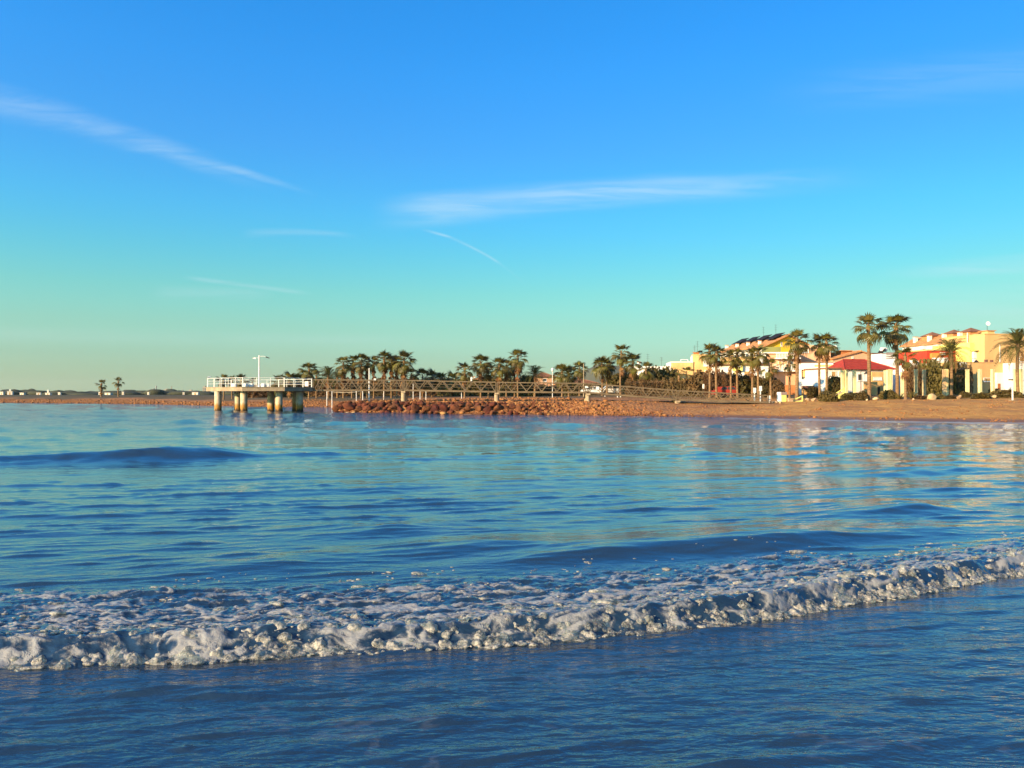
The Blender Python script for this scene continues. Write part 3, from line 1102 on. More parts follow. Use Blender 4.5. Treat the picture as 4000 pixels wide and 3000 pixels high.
# ------------------------------------------------------------------ viewing platform
def platform():
    P = [(805, 92.0), (945, 87.5), (1112, 88.6), (1222, 92.0), (1222, 96.5), (1090, 99.5), (900, 98.5)]
    W = [Vector((gx(a, d), d, 0)) for a, d in P]
    z1 = gz(1513.5, 88)
    z0 = gz(1527.5, 88)
    c = sum(W, Vector((0, 0, 0))) / len(W)
    e = empty('viewing_platform', (c.x, c.y, -.6), 0, 'concrete viewing platform on piles standing in the sea at the bridge end', 'platform')
    poly = [(p.x, p.y) for p in W]
    MB().prism(poly, z0, z1).obj('deck', 'concrete', e, world=True)
    big = [(c.x + (p.x - c.x) * 1.012, c.y + (p.y - c.y) * 1.012) for p in W]
    MB().prism(big, z1, z1 + .06).obj('deck_edge', 'concrete', e, world=True)
    for px, d in ((852, 91.2), (929, 92.4), (953, 89.4), (1058, 92.8), (1090, 89.8), (1155, 95.0), (1171, 91.8)):
        x = gx(px, d)
        zs = [-.6, 0, .25, .5, z0 - .02]
        MB().tube([(x, d, z) for z in zs], [.48, .46, .43, .41, .41], 18).obj('pile', 'stained_concrete', e, smooth=False, world=True)
    # railing round the edge, open towards the bridge
    n = len(W)
    top = z1 + .06
    for i in range(n):
        if i == 3:
            continue
        a = c + (W[i] - c) * .975
        b = c + (W[(i + 1) % n] - c) * .975
        L = (b - a).length
        k = max(2, round(L / 1.55))
        for j in range(k + (0 if i not in (2,) else 1)):
            p = a.lerp(b, j / k)
            wd = .10 if j in (0, k) else .05
            MB().box(p.x - wd / 2, p.x + wd / 2, p.y - wd / 2, p.y + wd / 2, top, top + 1.08).obj('railing_post', 'white_paint', e, world=True)
        for hh, r in ((1.06, .028), (.72, .017), (.40, .017)):
            MB().tube([a + Vector((0, 0, top + hh)), b + Vector((0, 0, top + hh))], r, 6).obj('rail', 'white_paint', e, world=True)
    # lamp post with two arms
    x, d = gx(1012, 93), 93
    t = top
    e2 = empty('lamp_post', (x, d, t), 0, 'tall white double-armed lamp post on the viewing platform', 'lamp post')
    H = gz(1388, d) - t
    MB().tube([(0, 0, 0), (0, 0, H)], [.10, .075], 10).obj('pole', 'white_paint', e2)
    MB().tube([(0, 0, 0), (0, 0, .22)], [.17, .15], 10).obj('base', 'white_paint', e2)
    zl = gz(1399, d) - t
    arm = MB().tube([(0, 0, zl + .05), (-.35, 0, zl + .03), (-.55, 0, zl - .02)], .03, 6).obj('arm', 'white_paint', e2)
    MB().add([(-.78, -.1, zl - .04), (-.78, .1, zl - .04), (-.4, .12, zl - .1), (-.4, -.12, zl - .1),
              (-.74, -.07, zl + .04), (-.74, .07, zl + .04), (-.4, .08, zl + .07), (-.4, -.08, zl + .07)],
             [(3, 2, 1, 0), (4, 5, 6, 7), (0, 1, 5, 4), (1, 2, 6, 5), (2, 3, 7, 6), (3, 0, 4, 7)]).obj('lamp_head', 'white_paint', arm)
    zr = gz(1392, d) - t
    arm = MB().tube([(0, 0, zr), (.55, 0, zr + .02), (.95, 0, zr - .10)], [.03, .03, .025], 6).obj('arm', 'white_paint', e2)
    MB().add([(.8, -.09, zr - .14), (.8, .09, zr - .14), (1.24, .06, zr - .26), (1.24, -.06, zr - .26),
              (.8, -.07, zr), (.8, .07, zr), (1.22, .05, zr - .16), (1.22, -.05, zr - .16)],
             [(3, 2, 1, 0), (4, 5, 6, 7), (0, 1, 5, 4), (1, 2, 6, 5), (2, 3, 7, 6), (3, 0, 4, 7)]).obj('lamp_head', 'dark_metal', arm)
    # white seats
    for px, d, w, lab in ((913, 92.5, .58, 'white block seat behind the sunlit left railing of the platform'),
                          (959, 91, .42, 'white block seat just right of the thick front railing post'),
                          (981, 91.5, .48, 'white block seat just left of the lamp post foot'),
                          (1029, 92, .48, 'white block seat just right of the lamp post foot'),
                          (1048, 92.2, .38, 'white block seat second to the right of the lamp post')):
        x = gx(px, d)
        bm = bmesh.new()
        bmesh.ops.create_cube(bm, size=1.0)
        bmesh.ops.scale(bm, vec=(w, .5, .46), verts=bm.verts)
        bmesh.ops.translate(bm, vec=(0, 0, .23), verts=bm.verts)
        bmesh.ops.bevel(bm, geom=bm.edges[:], offset=.06, segments=2, affect='EDGES')
        me = bpy.data.meshes.new('block_seat')
        bm.to_mesh(me)
        bm.free()
        me.materials.append(MATS['white_paint'])
        inst('block_seat', me, None, (x, d, top), (0, 0, random.uniform(-.3, .3)), (1, 1, 1), label=lab, cat='seat', group='white block seats on the platform')
    x, d = gx(1198, 92.6), 92.6
    s = empty('information_panel', (x, d, top), 0, 'white information panel by the right railing of the platform', 'sign')
    MB().box(-.24, .20, 0, .05, .12, .72).obj('board', 'white_paint', s)
    for q in (-.18, .14):
        MB().box(q - .025, q + .025, .05, .09, 0, .7).obj('leg', 'dark_metal', s)
    # gull on the corner of the railing
    g = c + (W[0] - c) * .975
    gull((g.x + .15, g.y, top + 1.09), 1.0, .5, 'grey and white gull perched on the left railing corner of the platform')


def gull(loc, sc, rz, lab):
    e = empty('gull', loc, rz, lab, 'bird')
    bm = bmesh.new()
    rings = [(-.26, .05, .008), (-.16, .09, .045), (-.04, .12, .075), (.08, .145, .07), (.15, .19, .05), (.19, .225, .042), (.235, .235, .034), (.27, .228, .012)]
    mb = MB()
    mb.tube([(a * sc, 0, b * sc) for a, b, r in rings], [r * sc for a, b, r in rings], 10)
    mb.obj('body', 'gull_white', e, smooth=True)
    for s in (-1, 1):
        MB().add([(.08 * sc, s * .072 * sc, .17 * sc), (-.05 * sc, s * .082 * sc, .15 * sc), (-.34 * sc, s * .03 * sc, .05 * sc), (-.1 * sc, s * .06 * sc, .09 * sc),
                  (.08 * sc, s * .05 * sc, .16 * sc)], [(0, 1, 3), (1, 2, 3), (0, 4, 1), (1, 4, 2)]).obj('wing', 'gull_grey', e)
        MB().tube([(0, s * .03 * sc, .06 * sc), (0.01, s * .03 * sc, 0)], .006 * sc, 5).obj('leg', 'boulder_ochre', e)
    MB().tube([(.265 * sc, 0, .228 * sc), (.33 * sc, 0, .215 * sc)], [.012 * sc, .003 * sc], 6).obj('beak', 'boulder_ochre', e)
    bm.free()


platform()


# ------------------------------------------------------------------ foot bridge
def bridge():
    st = [(1222, 92.0, 1528, 1483), (1575, 90.8, 1528, 1485), (1940, 89.0, 1534, 1493), (2297, 87.2, 1537, 1497.5), (2648, 85.2, 1565, 1525), (3005, 83.2, 1576, 1545)]
    near = [(Vector((gx(p, d), d, gz(y0, d))), Vector((gx(p, d), d, gz(y1, d)))) for p, d, y0, y1 in st]
    mid = near[2][0]
    e = empty('footbridge', (mid.x, mid.y + 1, gh(mid.x, mid.y + 1)), 0, 'long steel truss footbridge running from the promenade out to the viewing platform', 'bridge')
    for side, dy in (('near', 0.0), ('far', 2.1)):
        off = Vector((0, dy, 0))
        for i in range(len(near) - 1):
            (a0, a1), (b0, b1) = near[i], near[i + 1]
            a0, a1, b0, b1 = a0 + off, a1 + off, b0 + off, b1 + off
            gap = (b0 - a0).normalized() * .10
            MB().bar(a0 + Vector((0, 0, .10)) + gap, b0 + Vector((0, 0, .10)) - gap, .10, .19).obj('bottom_chord', 'bridge_steel', e, world=True)
            MB().bar(a1 + gap, b1 - gap, .10, .10).obj('top_chord', 'bridge_steel', e, world=True)
            for p, q in ((a0 + gap, a1 + gap), (b0 - gap, b1 - gap)):
                MB().bar(p, q, .10, .10).obj('end_post', 'bridge_steel', e, world=True)
            n = 6
            for k in range(n):
                for s in (0, 1):
                    t0, t1 = (k + s) / n, (k + .5) / n
                    p = a0.lerp(b0, min(max(t0, .02), .98)) + Vector((0, 0, .2))
                    q = a1.lerp(b1, t1 + (.006 if s else -.006))
                    MB().bar(p, q, .08, .08).obj('diagonal', 'bridge_steel', e, world=True)
            for f in (.45, .7):
                MB().bar(a0.lerp(a1, f) + Vector((0, .08 if dy == 0 else -.08, 0)), b0.lerp(b1, f) + Vector((0, .08 if dy == 0 else -.08, 0)), .03, .03).obj('handrail', 'bridge_steel', e, world=True)
    for i in range(len(near) - 1):
        a, b = near[i][0], near[i + 1][0]
        MB().bar(a + Vector((0, 1.05, .17)), b + Vector((0, 1.05, .17)), 1.96, .07).obj('walkway', 'bridge_steel', e, world=True)
    for i in (1, 2, 3, 4):
        a = near[i][0]
        MB().bar(a + Vector((0, -.1, -.09)), a + Vector((0, 2.2, -.09)), .5, .18).obj('cross_head', 'concrete', e, world=True)
        for dy in (.3, 1.8):
            g = gh(a.x, a.y + dy) - .4
            if a.z - .18 - g > .2:
                MB().tube([(a.x, a.y + dy, g), (a.x, a.y + dy, a.z - .18)], [.30, .28], 14).obj('column', 'concrete', e, world=True)
    for (px, py, d, w, h, lab) in ((2290, 1512, 87.1, .30, .22, 'small white plate fixed to the bridge truss above its third column'),
                                   (2334, 1517, 86.9, .34, .34, 'larger white plate fixed to the bridge truss just right of its third column'),
                                   (1841, 1481, 89.4, .18, .45, 'white lamp box standing on the top rail of the bridge'),
                                   (1465, 1482, 91.1, .26, .2, 'white floodlight on the bridge rail near the platform')):
        x = gx(px, d)
        z = gz(py, d)
        s = empty('bridge_fitting', (x, d - .10, z), 0, lab, 'sign' if 'plate' in lab else 'light')
        MB().box(-w / 2, w / 2, -.03, .03, -h / 2, h / 2).obj('panel', 'white_paint', s)
        MB().box(-.03, .03, .03, .08, -h / 2 - .1, h / 2 - .04).obj('bracket', 'bridge_steel', s)


bridge()


# ------------------------------------------------------------------ boulders of the groyne
def rock_mesh(name, n, material, seed, flat=.75):
    rg = np.random.default_rng(seed)
    p = rg.normal(0, 1, (n, 3))
    p /= np.linalg.norm(p, axis=1)[:, None]
    p *= rg.uniform(.72, 1.1, (n, 1))
    p *= np.array([1.0, .85, flat])
    bm = bmesh.new()
    for q in p:
        bm.verts.new(q * .5)
    r = bmesh.ops.convex_hull(bm, input=bm.verts)
    bmesh.ops.delete(bm, geom=[g for g in r['geom_interior'] if isinstance(g, bmesh.types.BMVert)], context='VERTS')
    bmesh.ops.bevel(bm, geom=bm.edges[:], offset=.05, segments=1, affect='EDGES')
    me = bpy.data.meshes.new(name)
    bm.to_mesh(me)
    bm.free()
    me.materials.append(MATS[material])
    return me


def shore_at(x):
    """y of the seaward waterline of the groyne and beach at x"""
    pts = SHORE[:11][::-1]
    return float(np.interp(x, pts[:, 0], pts[:, 1]))


def groyne():
    big = [rock_mesh('boulder', 15, 'boulder', 40 + k, random.uniform(.7, .9)) for k in range(7)]
    small = [rock_mesh('stone', 11, 'small_rock', 80 + k) for k in range(6)]
    pale = rock_mesh('boulder', 14, 'boulder_ochre', 99, .6)
    n = 0
    rown = ('waterline', 'lower', 'upper', 'crest')
    ordn = lambda q: str(q) + ('th' if 10 < q % 100 < 14 else {1: 'st', 2: 'nd', 3: 'rd'}.get(q % 10, 'th'))
    x_tip, x_end = gx(1308, 91), gx(2140, 81)
    for row, (dy, zc, size) in enumerate(((.15, .12, 1.1), (.8, .52, 1.45), (1.5, .88, 1.35), (2.4, 1.12, .9))):
        x = x_tip + (.25, .0, .5, .9)[row]
        cnt = 0
        while x < x_end:
            f = 1 - .45 * max(0, (x - gx(1900, 83)) / (x_end - gx(1900, 83)))
            s = size * random.uniform(.7, 1.3) * f
            y = shore_at(x) + dy + random.uniform(-.2, .2)
            if row == 0 and random.random() < .25:
                x += s * .6
                continue
            inst('boulder', big[n % 7], None, (x, y, zc * (.75 + .25 * f) + random.uniform(-.08, .1)),
                 (random.uniform(-.5, .5), random.uniform(-.5, .5), random.uniform(0, 6.28)), s,
                 label='reddish brown boulder, %s from the groyne tip in its %s row' % (ordn(cnt + 1), rown[row]), cat='boulder', group='big boulders of the groyne')
            n += 1
            cnt += 1
            x += s * random.uniform(.62, .85)
    # the round end of the groyne
    for k in range(9):
        a = R(100 + k * 20)
        x = x_tip + 1.2 + math.cos(a) * 1.5 + .1
        y = 93.6 - math.sin(a) * -2.2 * (1 if k > 4 else .6)
        inst('boulder', big[k % 7], None, (x, y, random.uniform(.15, .8)), (random.uniform(-.5, .5), random.uniform(-.5, .5), random.uniform(0, 6.28)),
             random.uniform(.8, 1.2), label='reddish brown boulder, %s round the rounded end of the groyne' % ordn(k + 1), cat='boulder', group='big boulders of the groyne')
    x = gx(1733, 85.2)
    inst('boulder', pale, None, (x, shore_at(x) - .35, .14), (0, .1, .3), (1.15, .8, .8), label='bright ochre boulder at the waterline in front of the dark groyne face', cat='boulder')
    for px, lab in ((1350, 'pale wet slab at the waterline, left of two by the groyne tip'), (1378, 'pale wet slab at the waterline, right of two by the groyne tip')):
        x = gx(px, 88)
        inst('stone_slab', rock_mesh('stone_slab', 12, 'pale_rock', px, .4), None, (x, shore_at(x) - .3, .10), (.2, .2, random.uniform(0, 3)), (.7, .5, .5), label=lab, cat='rock')
    # smaller rubble further right
    cnt = 0
    while cnt < 290:
        px = random.triangular(1960, 2640, 2150)
        x0 = gx(px, 82)
        dy = random.uniform(-.1, 3.0)
        y = shore_at(x0) + dy
        s = random.uniform(.2, .55) * (1.15 if px < 2350 else .8)
        z = gh(x0, y) + s * .12
        inst('stone', small[cnt % 6], None, (x0, y, z), (random.uniform(-.6, .6), random.uniform(-.6, .6), random.uniform(0, 6.28)), s,
             label='small reddish stone in the rubble slope between groyne and beach', cat='stone', group='rubble stones of the slope')
        cnt += 1


groyne()


def pebbles():
    v1, f1 = ico_arrays(1)
    base = np.array(v1)
    n = 26000
    px = RNG.uniform(-250, 4300, n)
    d0 = RNG.random(n)
    X, Yy = np.empty(n), np.empty(n)
    left = px < 1330
    pts = SHORE[13:20][::-1]
    ppx = pts[:, 0] / pts[:, 1] * FPX + 2000
    yl = np.interp(px, ppx, pts[:, 1])
    pr = SHORE[2:11][::-1]
    ppr = pr[:, 0] / pr[:, 1] * FPX + 2000
    yr = np.interp(px, ppr, pr[:, 1])
    depth = np.where(left, 14, np.interp(px, [2100, 2350, 2650, 2950], [30, 13, 13, 24]))
    Yy = np.where(left, yl, yr) + .15 + d0 ** 1.3 * depth
    X = (px - 2000) / FPX * Yy
    s = shore_dist(X, Yy)
    patch = fbm(X * .3, Yy * .25, 3)
    fade = sstep(X, 5, 21)
    keep = (s > .1) & (RNG.random(n) < (1 - fade) + fade * (.12 + 1.0 * patch))
    X, Yy = X[keep], Yy[keep]
    n = len(X)
    Z = ground_height(X, Yy)
    r = np.minimum(.06 + RNG.pareto(2.8, n) * .05, .28) * (1 - .4 * sstep(X, 5, 21))
    bv, bf = ico_arrays(1)
    # 20-sided lumps keep the count down
    t = (1 + 5 ** .5) / 2
    ic = np.array([(-1, t, 0), (1, t, 0), (-1, -t, 0), (1, -t, 0), (0, -1, t), (0, 1, t), (0, -1, -t), (0, 1, -t), (t, 0, -1), (t, 0, 1), (-t, 0, -1), (-t, 0, 1)]) / 1.9
    icf = np.array([(0, 11, 5), (0, 5, 1), (0, 1, 7), (0, 7, 10), (0, 10, 11), (1, 5, 9), (5, 11, 4), (11, 10, 2), (10, 7, 6), (7, 1, 8),
                    (3, 9, 4), (3, 4, 2), (3, 2, 6), (3, 6, 8), (3, 8, 9), (4, 9, 5), (2, 4, 11), (6, 2, 10), (8, 6, 7), (9, 8, 1)])
    a = RNG.uniform(0, 6.28, n)
    W = ic[None] * (1 + RNG.uniform(-.3, .3, (n, 12)))[:, :, None] * np.stack([r * 1.2, r, r * .7], 1)[:, None, :]
    ca, sa = np.cos(a)[:, None], np.sin(a)[:, None]
    W = np.stack([W[..., 0] * ca - W[..., 1] * sa, W[..., 0] * sa + W[..., 1] * ca, W[..., 2]], -1) + np.stack([X, Yy, Z + r * .15], 1)[:, None, :]
    F = icf[None] + (np.arange(n) * 12)[:, None, None]
    me = mesh_np('shore_stones', W.reshape(-1, 3), F.reshape(-1, 3), 'pebble')
    link(bpy.data.objects.new('shore_stones', me), kind='stuff')
    print('pebbles', n)


pebbles()


# ------------------------------------------------------------------ palms
FARG, MIDG, BEACHG = 'two lone palms on the far spit', 'palm grove behind the bridge', 'tall palms along the promenade'


def fan_frond(name, material, spread, droop, blade, petiole, seg=13, fold=.12, seed=1):
    """one fan leaf: stalk along +x, then a fan of pointed segments"""
    rg = random.Random(seed)
    b = MB()
    w = .022
    z1 = .06
    b.add([(0, -w, 0), (0, w, 0), (petiole, w * .7, z1), (petiole, -w * .7, z1), (petiole / 2, 0, -.02)], [(0, 1, 2, 3), (0, 3, 4), (1, 4, 2)])
    C = Vector((petiole, 0, z1))

    def pt(ang, r):
        x = math.cos(ang) * r
        y = math.sin(ang) * r
        z = -droop * r * r + fold * abs(y) * (1 - r * .8)
        return (C.x + x, y, C.z + z)
    for k in range(seg):
        a0 = -spread + 2 * spread * k / seg
        a1 = -spread + 2 * spread * (k + 1) / seg
        am = (a0 + a1) / 2
        L = blade * (.72 + .28 * math.cos(am * .8)) * rg.uniform(.9, 1.08)
        r1 = L * .58
        m = pt(am, L)
        m = (m[0], m[1], m[2] - droop * .25 - rg.uniform(0, .08))
        lift = .018
        mid = pt(am, r1)
        mid = (mid[0], mid[1], mid[2] + lift)
        b.add([tuple(C), pt(a0, r1), mid, pt(a1, r1), m], [(0, 1, 2), (0, 2, 3), (1, 4, 2), (2, 4, 3)])
    return b.mesh(name, material)


FAN = [fan_frond('frond', 'frond_green', 1.9, .28, .78, .85, 13, .2, 1),
       fan_frond('frond', 'frond_green', 1.8, .60, .80, .92, 12, .1, 2),
       fan_frond('frond', 'frond_green', 2.1, 1.0, .78, .95, 13, .05, 3),
       fan_frond('frond', 'frond_green', 1.6, .15, .78, .62, 11, .3, 4)]
DEAD = [fan_frond('dead_frond', 'frond_dead', .65, .30, .75, .55, 7, .1, 5),
        fan_frond('dead_frond', 'frond_dead', .85, .5, .7, .50, 8, .05, 6)]


def feather_frond(name, material, L, rise, drop, seed=1):
    """one feather leaf: an arching rib with leaflets on both sides"""
    rg = random.Random(seed)
    b = MB()
    n = 16
    rib = []
    for i in range(n + 1):
        t = i / n
        rib.append(Vector((L * t * (1 - .12 * t), 0, rise * t - drop * t * t)))
    b.tube(rib[::4], [.03, .024, .017, .01, .004], 4)
    for i in range(2, n + 1):
        t = i / n
        p = rib[i]
        d = (rib[i] - rib[i - 1]).normalized()
        ll = L * .24 * math.sin(math.pi * min(1, .15 + .85 * t) ** .8) + .12
        for s in (-1, 1):
            side = Vector((0, s, .45)).normalized()
            tip = p + d * ll * .75 + side * ll * .62 + Vector((0, 0, -.08 * ll - rg.uniform(0, .06)))
            m = (p + tip) / 2
            b.add([p, m + d * .055, tip, m - d * .055], [(0, 1, 2), (0, 2, 3)])
    return b.mesh(name, material)


FEATHER = [feather_frond('frond', 'date_green', 2.3, 1.3, 1.5, 1), feather_frond('frond', 'date_green', 2.3, .9, 1.9, 2), feather_frond('frond', 'date_green', 2.1, 1.7, 1.3, 3)]
DEADF = [feather_frond('dead_frond', 'frond_dead', 1.7, .2, 1.6, 4)]


def palm(px, D, top_py, crown, label, group, live=28, dead=8, kind='fan', lean=0.0, base_r=.2, skirt=0.35):
    """palm whose crown top shows at that row; crown = crown radius in metres"""
    x = gx(px, D)
    z0 = gh(x, D) - .08
    if group == MIDG and kind == 'fan' and live <= 18 and dead <= 4:
        crown *= 1.22
    top = gz(top_py, D)
    rg = random.Random(int(px * 7 + top_py))
    e = empty('palm_tree' if kind == 'fan' else 'date_palm', (x, D, z0), 0, label, 'palm', group)
    k = crown / (1.5 if group == BEACHG else 1.28) if kind == 'fan' else crown / 1.9
    H = max(.6, top - z0 - (1.0 if kind == 'fan' else 1.05) * crown)
    pts, rad = [], []
    n = 12
    wob = rg.uniform(-.12, .12)
    for i in range(n + 1):
        t = i / n
        pts.append((lean * t * t + wob * math.sin(3 * t), wob * .5 * math.sin(2.4 * t), H * t))
        rad.append(base_r * (1.25 - .55 * min(1, t * 4) if t < .25 else 1.0 - .22 * t) * (1 + .05 * (-1) ** i) * .8)
    MB().tube(pts, rad, 9).obj('trunk', 'trunk', e)
    tip = Vector(pts[-1])
    heart = MB()
    heart.tube([(0, 0, -.35 * k), (0, 0, 0), (0, 0, .28 * k), (0, 0, .55 * k)], [base_r * .75, base_r * 1.0, base_r * .7, .03], 8)
    c = heart.obj('crown', 'trunk', e)
    c.location = tip
    L, Dm = (FAN, DEAD) if kind == 'fan' else (FEATHER, DEADF)
    if kind == 'fan':
        live = int(live * (.8 if group == BEACHG else 1.05))
    else:
        live = int(live * 1.3)
    for i in range(live):
        f = i / max(1, live - 1)
        az = i * 2.39996 + rg.uniform(-.25, .25)
        if kind == 'fan':
            elev = 1.30 - 2.0 * f ** .9 + rg.uniform(-.28, .28)
            me = L[3] if f < .2 else (L[0] if f < .5 else (L[1] if f < .78 else L[2]))
        else:
            elev = .75 - 1.15 * f + rg.uniform(-.1, .1)
            me = L[2] if f < .35 else (L[0] if f < .7 else L[1])
        s = k * rg.uniform(.85, 1.12)
        inst('frond', me, c, (0, 0, .15 * k * (1 - f)), (rg.uniform(-.35, .35), -elev, az), (s, s, s))
    for i in range(dead):
        az = i * 2.39996 + rg.uniform(-.3, .3)
        dz = -rg.random() * skirt * 2.2 * k
        s = k * rg.uniform(.8, 1.1)
        inst('dead_frond', Dm[i % len(Dm)], c, (0, 0, dz), (rg.uniform(-.3, .3), rg.uniform(1.0, 1.4) if kind == 'fan' else .5, az), (s, s, s))
    return e


